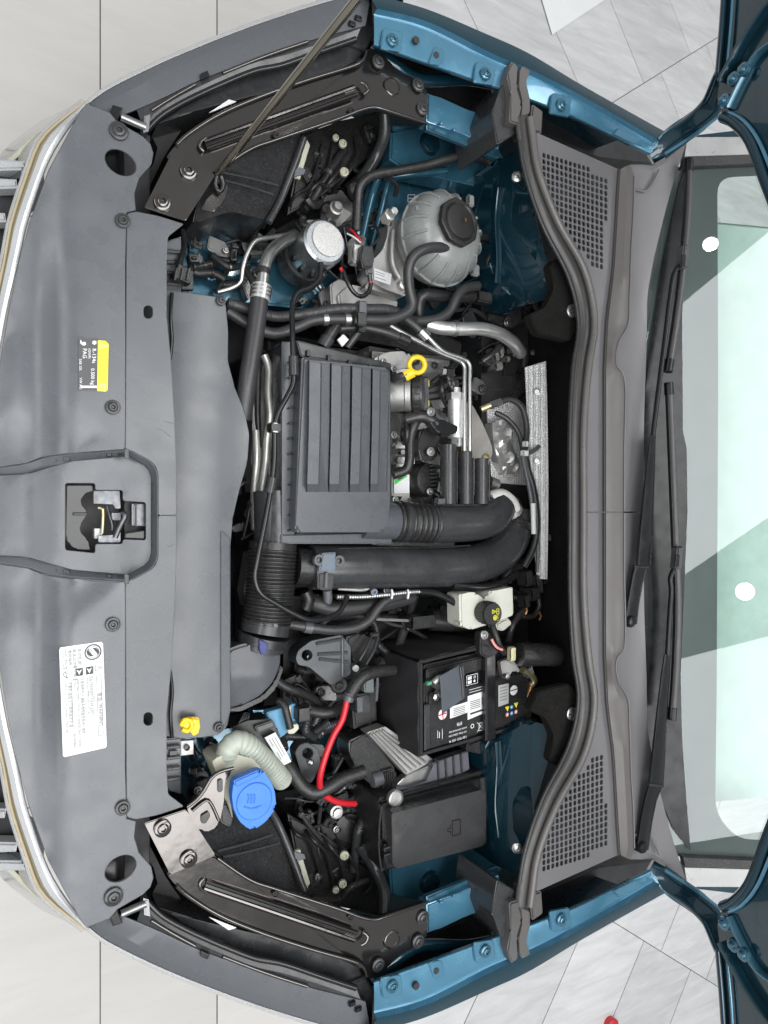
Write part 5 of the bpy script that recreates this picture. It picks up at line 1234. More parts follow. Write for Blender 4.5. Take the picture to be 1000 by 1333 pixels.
hh = thing('fuel_hose', 'thin rubber hose joining the inner steel fuel pipe', 'hose')
tube('hose', [(440, 428, .84), (470, 426, .85), (500, 432, .858), (522, 440, .86)], 5, HOSE, hh, n=12)
tube('ferrule', [(519, 438, .86), (532, 444, .86)], 6.5, BLACK, hh, n=12, curve=False)
hh2 = thing('vapour_hose', 'short rubber hose with steel clamp joining the outer steel fuel pipe', 'hose')
tube('hose', [(524, 412, .85), (540, 424, .858), (556, 440, .862)], 5.5, HOSE, hh2, n=12)
clamp(hh2, (547, 431, .86), (556, 440, .862), 7)
hose('heater_hose', [(520, 416, .83), (550, 418, .835), (572, 414, .84), (586, 404, .845), (594, 388, .85), (604, 376, .85), (622, 372, .84)], 6.5, HOSE, 'curved heater hose below the coolant tank', n=12)
hose('heater_hose', [(546, 420, .80), (545, 396, .81), (552, 384, .82), (580, 386, .82), (612, 386, .82), (636, 388, .81)], 8, BLACK, 'stout black heater hose with a plug end below the coolant tank', n=12)
obox('heater_hose_plug', P(628, 388, .825), (.02, 0, 0), (0, .012, 0), (0, 0, .012), BLACK, bpy.data.objects['heater_hose.001'], .003)
ah = thing('aluminium_hose_pipe', 'thick bright aluminium pipe curving towards the firewall', 'pipe')
tube('pipe', [(556, 422, .83), (576, 427, .84), (600, 428, .845), (626, 428, .845), (650, 434, .84), (668, 446, .825), (678, 460, .80)], 8.5, M('brushed_alu', (.72, .72, .70), .35, metal=.8, bump=.3, bs=200), ah, n=16)
tube('pipe_collar', [(590, 427.5, .843), (594, 427.8, .844)], 11, SILV, ah, n=16, curve=False)
hr = thing('wiring_loom', 'taped black wiring loom arching round the coolant tank', 'wiring loom')
tube('loom', [(464, 300, .80), (466, 262, .81), (470, 240, .82), (486, 228, .825), (520, 222, .83), (552, 216, .835), (580, 208, .845), (606, 203, .85), (634, 208, .85), (648, 228, .85), (652, 250, .85), (659, 280, .85), (659, 320, .85), (664, 340, .85), (668, 360, .85), (690, 385, .86)], 6, FELT if 0 else RUBBER, hr, n=10)
tube('loom_branch', [(660, 330, .85), (645, 330, .85), (636, 340, .84), (640, 356, .84), (655, 372, .83), (658, 400, .80)], 5, RUBBER, hr, n=10)
tube('loom_branch', [(500, 228, .82), (516, 240, .80), (514, 256, .78)], 3, RUBBER, hr, n=8)
sheet('loom_box', fil([(655, 338), (672, 346), (694, 372), (690, 392), (678, 390), (660, 362)], 4, 2), .87, .03, DKGREY, hr, bev=.004)
tube('loom_metal_end', [(686, 382, .875), (694, 392, .87), (700, 404, .86)], 4, DKGREY, hr, n=8)

# ------------------------------------------------------------------ engine mount
em = thing('engine_mount', 'cast aluminium engine mount bracket with a data label', 'engine mount')
sheet('mount_arm', fil([(506, 290), (520, 282), (530, 292), (527, 318), (524, 340), (530, 360), (536, 374), (528, 386), (500, 376), (484, 366), (476, 356), (484, 340), (498, 326), (504, 308)], 5, 3), .815, .04, ALU, em, bev=.006, seg=3)
sheet('mount_edge', fil([(480, 366), (500, 372), (526, 382), (522, 388), (496, 380), (476, 374)], 2, 2), .80, .02, ALU, em, bev=.003)
tube('web', [(512, 300, .82), (510, 325, .825), (512, 345, .826), (520, 362, .826)], 3.5, ALU, em, n=8)
lathe('mount_stud', P(508, 279, .84), (.05, .1, 1), [(.012, -.02), (.012, 0), (.008, .002), (.008, .016), (.006, .018)], M('pale_bolt', (.6, .6, .58), .4, metal=.6), em, 6)
lathe('mount_bolt', P(525, 371, .822), UP, [(.010, -.006), (.010, .004), (.005, .005), (.001, .003)], ALUP, em, 16)
sheet('lower_casting', fil([(440, 385), (455, 370), (480, 375), (500, 384), (520, 392), (516, 402), (480, 402), (445, 402)], 4, 3), .775, .05, ALU, em, bev=.006)
sheet('lower_casting', fil([(430, 370), (444, 362), (458, 372), (450, 392), (432, 398)], 4, 3), .765, .05, ALU, em, bev=.006)
Fe = Face(P(487, 349, .8165), P(510, 357, .8165), P(508, 371, .8165), P(487, 364, .8165))
dl = thing('data_label', 'white data label stuck on the aluminium engine mount', 'label')
Fe.poly('paper', [(0, 0), (1, 0), (1, 1), (0, 1)], WHITE, dl, 1)
Fe.lines('print_row', [[(.06, .25), (.6, .25)], [(.06, .45), (.6, .45)], [(.06, .75), (.7, .75)]], .0012, GTXT, dl, 1.8)
sc1 = thing('sensor_plug', 'black sensor plug with red wires beside the silver pump', 'plug')
sheet('plug_body', fil([(472, 318), (487, 320), (488, 338), (484, 350), (473, 348), (470, 336)], 2, 2), .85, .02, BLACK, sc1, bev=.003)
sheet('plug_collar', fil([(475, 340), (487, 341), (486, 357), (478, 357)], 2, 2), .845, .02, GREYS, sc1, bev=.003)
tube('plug_tail', [(481, 356, .84), (482, 366, .838)], 3, DKGREY, sc1, n=8)
tube('red_wire', [(482, 362, .838), (483, 370, .836)], 2.6, REDC, sc1, n=8, curve=False)
tube('wire_loop', [(483, 368, .836), (480, 380, .835), (470, 386, .835), (460, 380, .835), (452, 366, .835), (447, 352, .83)], 3, BLACKG, sc1, n=8)
tube('red_wire', [(449, 356, .832), (443, 349, .828)], 2.4, REDC, sc1, n=8, curve=False)
tube('red_wire', [(470, 314, .83), (462, 304, .82), (456, 298, .81)], 1.5, REDC, sc1, n=6)
tube('pale_wire', [(470, 316, .83), (460, 308, .82), (452, 304, .81)], 1.2, WHITE, sc1, n=6)
obox('plug_bracket', P(462, 332, .82), (.010, 0, 0), (0, .018, 0), (0, 0, .012), M('pale_bracket', (.5, .5, .48), .4, metal=.3), sc1, .003)
tube('plug_strap', [(486, 318, .85), (494, 308, .84), (490, 296, .82), (486, 288, .80)], 2, RUBBER, sc1, n=6)

# ================================================================== BATTERY SIDE
bt = thing('battery', 'black car battery with white print and plus sign on its top', 'battery')
BZ = .862
bq = [(553, 866), (694, 834), (694, 936), (553, 979)]
sheet('case', fil(bq, 3, 2), BZ, .17, BLACK, bt, bev=.004)
blid = sheet('lid', fil([(560, 905), (692, 872), (692, 932), (560, 972)], 3, 2), BZ + .008, .014, BLACKG if 0 else BLACK, bt, bev=.003)
sheet('lid_front_bevel', fil([(553, 918), (561, 916), (561, 974), (553, 978)], 1, 2), BZ + .006, .012, DKGREY, bt, bev=.002)
sheet('back_ridge', fil([(556, 872), (646, 850), (646, 868), (604, 878), (598, 884), (556, 892)], 3, 2), BZ + .010, .014, BLACK, bt, bev=.003)
lz_ = BZ + .0085
Fb = Face(P(692, 876, lz_), P(561, 908, lz_), P(561, 972, lz_), P(692, 932, lz_))   # reads right to left, upside down
def bs(u): return (692 - u) / 131.0
def btt(u, v): return (v - (876 + 32 * bs(u))) / 60.0
def bp(u, v): s = bs(u); return (s, (v - (876 + 32 * s)) / (56 + 8 * s))
def brect(name, a, b, c, d, mat, k=1): return Fb.poly(name, [bp(*a), bp(*b), bp(*c), bp(*d)], mat, blid, k)
brect('white_data_strip', (584, 921), (606, 914), (606, 928), (584, 936), WTXT)
brect('white_data_strip', (606, 907), (634, 898), (634, 926), (606, 938), WTXT)
brect('white_data_strip', (646, 893), (660, 890), (660, 916), (646, 921), M('pale_grey_print', (.42, .42, .42), .5, var=.1, bevel=0))
for k in range(5):
    brect('print_row', (588, 923 + 2.2 * k), (603, 918.6 + 2.2 * k), (603, 919.6 + 2.2 * k), (588, 924 + 2.2 * k), GTXT, 1.6)
    brect('print_row', (609, 914 + 2.4 * k), (622, 910 + 2.4 * k), (622, 911.1 + 2.4 * k), (609, 915.1 + 2.4 * k), GTXT, 1.6)
    brect('print_row', (648, 896 + 4 * k), (658, 893.5 + 4 * k), (658, 894.6 + 4 * k), (648, 897.1 + 4 * k), GTXT, 1.6)
brect('print_block', (624, 908), (633, 905), (633, 915), (624, 918), BTXT, 1.6)
brect('print_block', (609, 929), (633, 921), (633, 923.5), (609, 931.5), BTXT, 1.6)
s_, t_ = bp(575, 930)
Fb.poly('plus_disc', Fb.circ(s_, t_, .0100), WTXT, blid, 1)
Fb.lines('plus_sign', [[bp(569, 932), bp(581, 928)], [bp(574.5, 923), bp(575.5, 937)]], .0024, REDP, blid, 1.8)
s_, t_ = bp(667, 899)
Fb.poly('minus_disc', Fb.circ(s_, t_, .0100), WTXT, blid, 1)
Fb.lines('minus_sign', [[bp(662, 900), bp(672, 897)]], .0020, BTXT, blid, 1.8)
def btxt(txt, u, v, size, fit=None): s, t = bp(u, v); return Fb.text('print', txt, s, t, size, WTXT, blid, 1.2, fit)
btxt('EFB', 599, 940, .0085); btxt('640A EN/SAE/GS', 605, 946.5, .0042, .17); btxt('12V 59Ah 320A DIN', 605, 951.5, .0048, .17); btxt('1S0 915 105 A', 605, 958, .0068, .17)
for u_, c_ in ((665, PINKP), (665 - 7, PINKP)): pass
for (u_, v_, m_) in ((658, 931, PINKP), (664, 929, BLUEP), (670, 927, PINKP), (664, 921, BLUEP)):
    s_, t_ = bp(u_, v_); Fb.poly('safety_symbol', Fb.circ(s_, t_, .0042, 14), m_, blid, 1); Fb.poly('safety_symbol_core', Fb.circ(s_, t_, .0016, 8), WTXT, blid, 1.8)
for u_, v_ in ((658, 924), (670, 919)): Fb.poly('warning_triangle', [bp(u_ - 3, v_ - 3), bp(u_ + 3, v_ - 4.5), bp(u_ + .5, v_ + 3)], GLOW, blid, 1)
s_, t_ = bp(612, 946); Fb.lines('recycling_symbol', [Fb.circ(s_, t_, .0042, 5) + [Fb.circ(s_, t_, .0042, 5)[0]]], .0014, WTXT, blid, 1.2)
Fb.lines('bin_symbol', [[bp(620, 952), bp(621, 942), bp(625, 941), bp(625, 951), bp(620, 952)], [bp(618, 954), bp(627, 938)], [bp(618, 941), bp(627, 952)]], .0010, WTXT, blid, 1.2)
Fb.lines('small_code', [[bp(569, 961), bp(569, 951)], [bp(571, 961), bp(571, 953)], [bp(574.5, 962), bp(574.5, 949)]], .0011, WTXT, blid, 1.2)
Fb.lines('print_line', [[bp(608, 899), bp(633, 892)], [bp(608, 902.5), bp(633, 895.5)]], .0010, WTXT, blid, 1.2)
sheet('vent_label', [(607, 880), (622, 876), (622, 889), (607, 893)], BZ + .0135, .006, BLACKG, blid)
Fv = Face(P(622, 876, BZ + .0135), P(607, 880, BZ + .0135), P(607, 893, BZ + .0135), P(622, 889, BZ + .0135))
Fv.lines('vent_frame', [[(.02, .02), (.98, .02), (.98, .98), (.02, .98), (.02, .02)]], .0008, WTXT, blid, 1)
for a in ((.55, .55, .88, .85), (.55, .15, .88, .45)): Fv.rect('vent_symbol', *a, WTXT, blid, 1)
Fv.poly('vent_symbol', Fv.circ(.3, .7, .0025, 10), WTXT, blid, 1); ring(Fv, .3, .3, .0018, .0027, 'vent_symbol', WTXT, blid)
# insulating jacket
jk = thing('battery_jacket', 'soft black fabric jacket round the battery sides', 'battery jacket')
oq = [(547, 862), (650, 838), (699, 826), (699, 940), (547, 985)]; iq = [(552, 867), (652, 844), (694, 833), (694, 936), (552, 979)]
def wallz(a, b, zt, zb, t=.006, name='jacket_wall'):
    A, B = P(a[0], a[1], zt), P(b[0], b[1], zt); d = (B - A).normalized(); nrm = Vector((d.y, -d.x, 0)) * t
    q = [A, B, B + nrm, A + nrm]; v = q + [x - Vector((0, 0, zt - zb)) for x in q]
    N_ = 10
    return mk(name, v, [(0, 1, 2, 3), (4, 5, 6, 7), (0, 1, 5, 4), (1, 2, 6, 5), (2, 3, 7, 6), (3, 0, 4, 7)], JACKET, jk)
def wallg(a, b, zt, zb, bulge, name='jacket_wall'):
    A, B = P(a[0], a[1], zt), P(b[0], b[1], zt); d = (B - A).normalized(); nrm = Vector((d.y, -d.x, 0)); V, F = [], []; nx, nz = 16, 12
    for i in range(nx + 1):
        for j in range(nz + 1):
            s, t = i / nx, j / nz
            V.append(A + (B - A) * s - Vector((0, 0, (zt - zb) * t)) + nrm * (bulge * math.sin(math.pi * s) * math.sin(math.pi * min(1, t * .9)) + .0015 * math.sin(s * 17 + t * 9)))
    for i in range(nx):
        for j in range(nz): k = i * (nz + 1) + j; F.append((k, k + 1, k + nz + 2, k + nz + 1))
    b_ = len(V); V += [v - nrm * .005 for v in V]; F += [tuple(b_ + i for i in reversed(f)) for f in F]
    for i in range(nx): k = i * (nz + 1); F.append((k, k + nz + 1, b_ + k + nz + 1, b_ + k))
    return mk(name, V, F, JACKET, jk, 60)
wallg((547, 985), (547, 862), BZ + .012, .68, -.004); wallg((547, 862), (652, 837), BZ + .012, .68, -.006)
wallz((699, 940), (547, 985), BZ + .004, .70)
tube('jacket_hem', [(548, 984, BZ + .012), (548, 920, BZ + .012), (548, 866, BZ + .012), (552, 861, BZ + .012), (600, 849, BZ + .012), (650, 838, BZ + .012)], 2.6, JACKET, jk, n=8)
fl_ = sheet('loose_flap', [(573, 880), (598, 866), (604, 868), (606, 908), (576, 930)], BZ + .036, .002, M('slate_plastic_flap', (.075, .085, .100), .42, bump=.2, bs=500), jk, bev=.0006)
tube('flap_fold', [(599, 868, BZ + .037), (602, 890, BZ + .037), (603, 908, BZ + .036)], 2, BLACK, jk, n=6)
Fj = Face(P(580, 872, BZ + .03), P(560, 877, BZ + .03), P(560, 870, BZ + .03), P(580, 866, BZ + .03))
hd = thing('battery_hold_down', 'flat black strap clamped over the battery', 'strap')
sheet('strap', fil([(633, 852), (646, 849), (646, 962), (633, 966)], 2, 2), BZ + .026, .012, BLACKG, hd, bev=.002)
sheet('strap_head', fil([(626, 824), (650, 820), (650, 850), (636, 858), (626, 852)], 3, 2), BZ + .03, .02, BLACK, hd, bev=.003)
sheet('strap_foot', fil([(610, 968), (650, 952), (664, 962), (664, 972), (632, 984), (608, 978)], 3, 2), .835, .03, BLACK, hd, bev=.004)
bolt(hd, 631, 827, BZ + .037, 6, SILV)
tl = thing('positive_terminal', 'metal clamp on the plus pole half hidden by the flap', 'battery terminal')
tube('clamp_ring', [(564, 889, BZ + .02), (574, 882, BZ + .022), (582, 890, BZ + .022), (580, 904, BZ + .02), (568, 902, BZ + .02)], 4.6, ALU, tl, n=10)
lathe('clamp_nut', P(566, 907, BZ + .018), UP, [(.007, -.01), (.007, .006), (.003, .008)], SILV, tl, 6)
obox('green_seal', P(558, 889, BZ + .018), (.007, 0, 0), (0, .004, 0), (0, 0, .004), M('green_oxide', (.08, .30, .18), .6), tl, .002)
obox('pole_post', P(573, 892, BZ + .012), (.009, 0, 0), (0, .009, 0), (0, 0, .016), SILV, tl, .003)
ng = thing('negative_terminal', 'brass coloured clamp and cable on the minus pole near the firewall', 'battery terminal')
sheet('clamp_plate', fil([(652, 862), (668, 856), (672, 866), (678, 872), (676, 876), (666, 872), (664, 882), (656, 882)], 2, 2), BZ + .03, .012, ALU, ng, bev=.002)
obox('sensor_lug', P(666, 851, BZ + .036), (.008, 0, 0), (0, .014, 0), (0, 0, .006), M('cream_lug', (.62, .58, .36), .4, metal=.2), ng, .002)
lathe('clamp_nut', P(659, 880, BZ + .034), UP, [(.006, -.01), (.006, .006), (.002, .007)], SILV, ng, 6)
tube('clamp_jaw', [(680, 872, BZ + .018), (690, 878, BZ + .016), (696, 886, BZ + .014), (690, 893, BZ + .012)], 4.5, BRASS, ng, n=10)
tube('copper_braid', [(692, 890, BZ + .012), (688, 904, BZ + .006), (680, 915, BZ - .004)], 3.2, COPPER, ng, n=8)
obox('clamp_block', P(687, 874, BZ + .014), (.010, .004, 0), (-.004, .010, 0), (0, 0, .008), ALU, ng, .003)
tube('pink_wire', [(640, 832, BZ + .05), (646, 842, BZ + .052), (654, 846, BZ + .05)], 1.8, PINKP, ng, n=6)
tube('sensor_lead', [(656, 850, BZ + .03), (650, 840, BZ + .04), (646, 828, BZ + .04), (640, 812, BZ + .03)], 4, RUBBER, ng, n=8)
hose('air_vent_hose', [(676, 852, .90), (694, 852, .905), (712, 852, .905), (722, 853, .90)], 15, BLACK, 'short fat black hose end between battery and firewall', n=18)

# brake fluid reservoir
bf = thing('brake_fluid_reservoir', 'ivory brake fluid reservoir beside the battery', 'fluid reservoir')
sheet('reservoir_body', fil([(599, 774), (611, 771), (620, 771), (626, 781), (634, 779), (638, 770), (669, 764), (670, 800), (646, 810), (612, 820), (600, 814)], 3, 3), .885, .045, M('ivory_tank', (.60, .60, .53), .38, var=.06, vs_=30), bf, bev=.005, seg=3)
sheet('reservoir_foot', fil([(646, 812), (662, 804), (668, 812), (656, 822), (648, 820)], 3, 2), .86, .03, bpy.data.materials['ivory_tank'], bf, bev=.003)
obox('reservoir_nub', P(598, 811, .875), (.006, 0, 0), (0, .005, 0), (0, 0, .008), bpy.data.materials['ivory_tank'], bf, .002)
bcx = P(641, 799, .915)
rcap = lathe('reservoir_cap', bcx, UP, [(.0215, -.03), (.0225, -.006), (.0225, 0), (.021, .003), (.001, .0035)], BLACK, bf, 28)
for k in range(22):
    a = 2 * math.pi * k / 22; d = Vector((math.cos(a), math.sin(a), 0)); obox('cap_rib', bcx + d * .0226 + Vector((0, 0, -.012)), d * .0008, d.cross(UP) * .0012, (0, 0, .011), BLACK, rcap, 0)
Fc = Face(bcx + Vector((-.012, .013, .004)), bcx + Vector((-.012, -.017, .004)), bcx + Vector((.016, -.017, .004)), bcx + Vector((.016, .013, .004)))
Fc.lines('cap_triangle', [[(.15, .30), (.40, .30), (.28, .62), (.15, .30)], [(.28, .38), (.28, .48)]], .0013, GLOW, rcap, 1)
Fc.lines('cap_book', [[(.12, .68), (.45, .68), (.45, .88), (.12, .88), (.12, .68)], [(.28, .68), (.28, .88)]], .0012, GLOW, rcap, 1)
Fc.poly('cap_symbol', Fc.circ(.68, .55, .0050, 16), GLOW, rcap, 1); ring(Fc, .68, .55, .0022, .003, 'cap_symbol', BTXT, rcap, 1.8)
Fc.text('cap_print', 'DOT 4', .50, .74, .0042, GLOW, rcap, 1)

# fuse box
fz = thing('fuse_box', 'black fuse box with a smooth sloping lid beside the fender', 'fuse box')
sheet('box_body', fil([(494, 1040), (640, 1000), (645, 1092), (498, 1136)], 5, 3), .835, .14, BLACK, fz, bev=.004)
sheet('box_rim', fil([(498, 1048), (637, 1010), (641, 1096), (501, 1134)], 4, 3), .848, .014, BLACKG, fz, bev=.003)
zl = lambda u, v: .876 - .012 * max(0, ((v + (u - 512) * .25) - 1085) / 45) ** 2
lidf = fil([(510, 1059), (560, 1046), (627, 1028), (633, 1034), (633, 1096), (628, 1102), (517, 1131), (511, 1126)], 3, 3)
lidb = sheet('lid', lidf, zl, .03, M('fuse_lid_plastic', (.042, .042, .043), .28, bump=.1, bs=1100, var=.05), fz, grid=10, bev=.004, seg=3)
Fl = Face(P(583, 1069, .8765), P(600, 1065, .8765), P(600, 1087, .874), P(583, 1091, .874))
Fl.lines('lid_emblem', [[(.2, .2), (.2, .45), (.0, .45), (.0, .62), (.2, .62), (.2, .8)], [(.35, .05), (.95, .05), (.95, .95), (.35, .95), (.35, .05)]], .0012, BLACKG, lidb, 1.5)
sheet('lid_clip', fil([(500, 1100), (510, 1097), (511, 1122), (501, 1126)], 2, 2), .856, .01, BLACKG, fz, bev=.001)
for k in range(2): sheet('lid_clip_bar', [(501, 1104 + 9 * k), (511, 1101 + 9 * k), (511, 1103 + 9 * k), (501, 1106 + 9 * k)], .862, .006, DKGREY, fz)
lathe('box_latch_ring', P(516, 1040, .852), UP, [(.016, -.01), (.016, 0), (.013, .002), (.012, -.002)], ALU, fz, 18)
tube('side_seam', [(497, 1050, .85), (494, 1075, .84), (494, 1110, .835), (497, 1134, .835)], 1.6, DKGREY, fz, n=6)
# control unit
cu = thing('engine_control_unit', 'finned bare aluminium control unit beside the battery', 'control unit')
cq = [(478, 954), (502, 946), (566, 990), (530, 1010)]
sheet('housing', fil(cq, 2, 2), .805, .03, ALU, cu, bev=.002)
for k in range(5):
    t = k * .17 + .06; a = (478 + 24 * t, 954 - 8 * t); b = (530 + 36 * t, 1010 - 20 * t)
    tube('fin', [(a[0] + 2, a[1] + 2, .8075), (b[0] - 3, b[1] - 3, .8075)], 1.7, ALU, cu, n=6, curve=False)
for k in range(9): lathe('rivet', P(496 + 4.6 * k, 956 + 3.3 * k, .8065), UP, [(.0022, -.001), (.0016, .0014), (.0004, .0016)], SILV, cu, 8)
sheet('bracket_edge', fil([(517, 1022), (528, 1012), (562, 996), (566, 1001), (548, 1020), (524, 1030)], 2, 2), .812, .02, ALUP, cu, bev=.002)
ck = thing('control_unit_cradle', 'grey plastic cradle strip between control unit and fuse box', 'cradle')
sheet('cradle', fil([(516, 1024), (519, 1036), (552, 1036), (578, 1018), (612, 1002), (610, 978), (590, 984), (564, 994), (556, 1018), (530, 1026)], 2, 2), .822, .02, M('lilac_grey_plastic', (.11, .11, .13), .36, var=.1), ck, bev=.002)
for k in range(4): sheet('cradle_rib', [(570 + 10 * k, 990 - 3 * k), (571.5 + 10 * k, 990 - 3 * k), (573 + 10 * k, 1018 - 4 * k), (571.5 + 10 * k, 1018 - 4 * k)], .827, .012, DKGREY, ck)
kc = thing('cable_connector_block', 'black multi-pin connector block below the control unit', 'connector')
sheet('connector_body', fil([(455, 965), (478, 955), (516, 1002), (518, 1030), (498, 1034), (470, 1010), (456, 985)], 4, 3), .79, .05, BLACK, kc, bev=.006)
sheet('lever', fil([(496, 1005), (514, 1000), (516, 1028), (500, 1032)], 3, 2), .80, .02, DKGREY, kc, bev=.003)
for k in range(5): sheet('lever_rib', [(501 + 2.8 * k, 1006), (502.2 + 2.8 * k, 1006), (503.5 + 2.8 * k, 1027), (502.3 + 2.8 * k, 1027)], .804, .005, BLACK, kc)
tube('round_boot', [(496, 1012, .79), (484, 1016, .79)], 10, GREYS, kc, n=14, curve=False)

# washer filler
wf = thing('washer_filler', 'ivory corrugated washer filler neck with a bright blue cap', 'filler neck')
tube('corrugated_neck', [(296, 992, .85), (297, 976, .862), (308, 966, .865), (322, 970, .862), (338, 984, .85), (352, 998, .835), (368, 1016, .81)], 14, IVORY, wf, n=20, ribs=(.0085, .0022), step=.0015)
sheet('filler_body', fil([(290, 984), (300, 980), (330, 988), (342, 1002), (336, 1012), (306, 1022), (300, 1040), (304, 1066), (296, 1062), (292, 1030), (276, 992), (284, 985)], 4, 3), .872, .06, CREAM, wf, bev=.005, seg=3)
capz = lambda u, v: .915
bo = [(304, 1020), (308, 1014), (337, 1002), (344, 1004), (353, 1018), (358, 1030), (360, 1052), (346, 1070), (330, 1081), (322, 1078), (312, 1070), (304, 1052), (302, 1036)]
wc = sheet('cap', fil(bo, 5, 4), .912, .016, BLUE, wf, bev=.005, seg=3, label='bright blue washer fluid cap')
lathe('cap_raised_disc', P(331, 1043, .912), UP, [(.0305, -.002), (.0300, .0012), (.0285, .0024), (.001, .0026)], BLUE, wc, 32)
for k_ in range(3): tube('moulded_symbol', [(322 + 4 * k_, 1046, .9150), (324 + 4 * k_, 1040, .9152), (323 + 4 * k_, 1034, .9150)], .9, BLUE, wc, n=6)
tube('moulded_symbol', [(318, 1050, .915), (328, 1053, .9152), (340, 1049, .915)], .9, BLUE, wc, n=6)
sheet('cap_hinge', fil([(304, 1017), (336, 1003), (340, 1010), (308, 1025)], 3, 3), .917, .01, BLUE, wc, bev=.003)
wb = thing('washer_filler_bracket', 'shiny black pressed bracket holding the washer filler', 'bracket')
sheet('bracket_plate', fil([(243, 1050), (256, 1040), (266, 1028), (274, 1014), (282, 1006), (304, 999), (298, 1012), (292, 1020), (292, 1040), (290, 1052), (286, 1070), (276, 1082), (262, 1082), (250, 1072)], 4, 3), .893, .004, BRK, wb, bev=.0018)
tube('bracket_edge', [(244, 1050, .896), (257, 1040, .897), (267, 1027, .897), (275, 1013, .897), (286, 1005, .896), (304, 1000, .895)], 2.6, BRK, wb, n=8)
tube('bracket_fold', [(250, 1056, .896), (268, 1042, .896), (276, 1048, .896), (285, 1068, .896)], 2.0, CHROME if 0 else BRK, wb, n=8)
sheet('bracket_slot', fil([(262, 1062), (272, 1056), (274, 1062), (268, 1072), (262, 1072)], 2, 2), .8965, .004, BLACKG, wb)
sheet('bracket_slot', fil([(284, 1016), (290, 1014), (290, 1030), (284, 1032)], 2, 2), .8965, .004, BLACKG, wb)
sheet('cap_cable_cover', fil([(286, 1048), (296, 1044), (304, 1070), (300, 1078), (288, 1072)], 3, 2), .88, .03, BLACK, wb, bev=.003)

# cables between the battery and the front
rc = thing('red_battery_cable', 'bright red battery cable running down beside the control unit', 'cable')
tube('red_sheath', [(452, 910, .84), (446, 936, .84), (434, 958, .838), (424, 984, .835), (417, 1010, .83), (418, 1028, .82), (430, 1040, .815), (446, 1045, .81), (462, 1046, .80)], 4.2, REDC, rc, n=12)
tube('black_sheath', [(512, 872, .83), (492, 874, .84), (474, 880, .845), (463, 892, .845), (455, 906, .842)], 8, RUBBER, rc, n=12)
clamp(rc, (456, 902, .843), (453, 912, .841), 7.5, GREYS, 'cable_clip')
hose('ground_cable', [(366, 988, .80), (378, 1002, .80), (392, 1022, .81), (408, 1032, .815), (426, 1026, .82), (446, 1014, .82), (474, 1004, .82)], 9, RUBBER, 'thick taped black cable looping below the red cable', 'cable', n=12)
hose('gearbox_harness', [(404, 925, .78), (420, 928, .79), (436, 926, .80), (450, 918, .82)], 7.5, RUBBER, 'thick black harness ending beside the blue bracket', 'cable', n=12)
hose('starter_harness', [(352, 876, .78), (365, 890, .78), (380, 898, .78), (400, 905, .77), (420, 920, .76)], 6, RUBBER, 'black harness passing below the gearbox bracket', 'cable', n=10)
gbk = thing('gearbox_bracket', 'dark cast bracket with a round hole in front of the battery', 'bracket')
sheet('bracket_body', fil([(385, 856), (389, 846), (405, 834), (445, 826), (457, 842), (457, 878), (446, 883), (432, 893), (424, 886), (402, 868), (388, 866)], 4, 3), .80, .04, M('dark_cast', (.10, .105, .11), .4, metal=.5, bump=.4, bs=400), gbk, holes=[[(400 + 7 * math.cos(a), 853 + 7 * math.sin(a)) for a in [2 * math.pi * k / 16 for k in range(16)]]], bev=.004)
for a, b in (((414, 852), (452, 850)), ((416, 858), (452, 862)), ((412, 838), (446, 832)), ((446, 830), (446, 880))): tube('stiffening_rib', [(a[0], a[1], .802), (b[0], b[1], .802)], 2.2, bpy.data.materials['dark_cast'], gbk, n=6, curve=False)
lathe('rubber_bush', P(441, 891, .79), (-.2, -.2, 1), [(.017, -.02), (.0175, .002), (.015, .005), (.008, .005), (.007, .009), (.002, .010)], RUBBER, gbk, 22)
lathe('washer', P(463, 870, .81), UP, [(.0062, -.002), (.0062, .002), (.0035, .002), (.003, -.001)], WHITE, gbk, 16)
lathe('bolt', P(402, 856, .78), UP, [(.006, -.01), (.006, .004), (.003, .005)], ALUP, gbk, 6)
gm = thing('gearbox_mount_plate', 'dark cast mounting plate beside the red cable bottom', 'bracket')
sheet('plate', fil([(384, 980), (390, 970), (400, 966), (414, 974), (418, 990), (412, 1008), (406, 1020), (396, 1016), (390, 1000)], 4, 3), .77, .03, bpy.data.materials['dark_cast'], gm, holes=[[(401 + 7 * math.cos(a), 981 + 7 * math.sin(a)) for a in [2 * math.pi * k / 16 for k in range(16)]]], bev=.003)
lathe('bolt', P(404, 992, .774), UP, [(.006, -.003), (.006, .004), (.003, .006)], ALUP, gm, 6)
bb = thing('blue_bracket', 'sky blue bracket with a yellow clip beside the ribbed filler', 'bracket')
sheet('blue_plate', fil([(347, 928), (366, 922), (376, 918), (386, 916), (386, 936), (378, 938), (374, 955), (364, 962), (360, 945), (350, 938)], 3, 2), .80, .02, M('sky_blue_plastic', (.11, .30, .47), .45), bb, bev=.002)
obox('black_socket', P(393, 928, .81), (.012, 0, 0), (0, .013, 0), (0, 0, .012), BLACK, bb, .002)
sheet('yellow_clip', fil([(374, 950), (380, 944), (388, 942), (390, 948), (384, 955), (376, 956)], 2, 2), .815, .006, CREAM, bb, bev=.001)
sheet('yellow_clip', fil([(376, 920), (379, 918), (380, 940), (377, 940)], 1, 2), .812, .006, CREAM, bb, bev=.001)
tube('clip_lead', [(362, 912, .80), (370, 918, .81), (374, 932, .815), (378, 948, .815)], 5, RUBBER, bb, n=8)
jb = thing('junction_connector', 'black junction connector wearing a white label', 'connector')
sheet('connector_body', fil([(300, 948), (322, 938), (355, 936), (372, 980), (366, 992), (352, 986), (340, 972), (330, 955)], 4, 3), .815, .05, BLACK, jb, bev=.004)
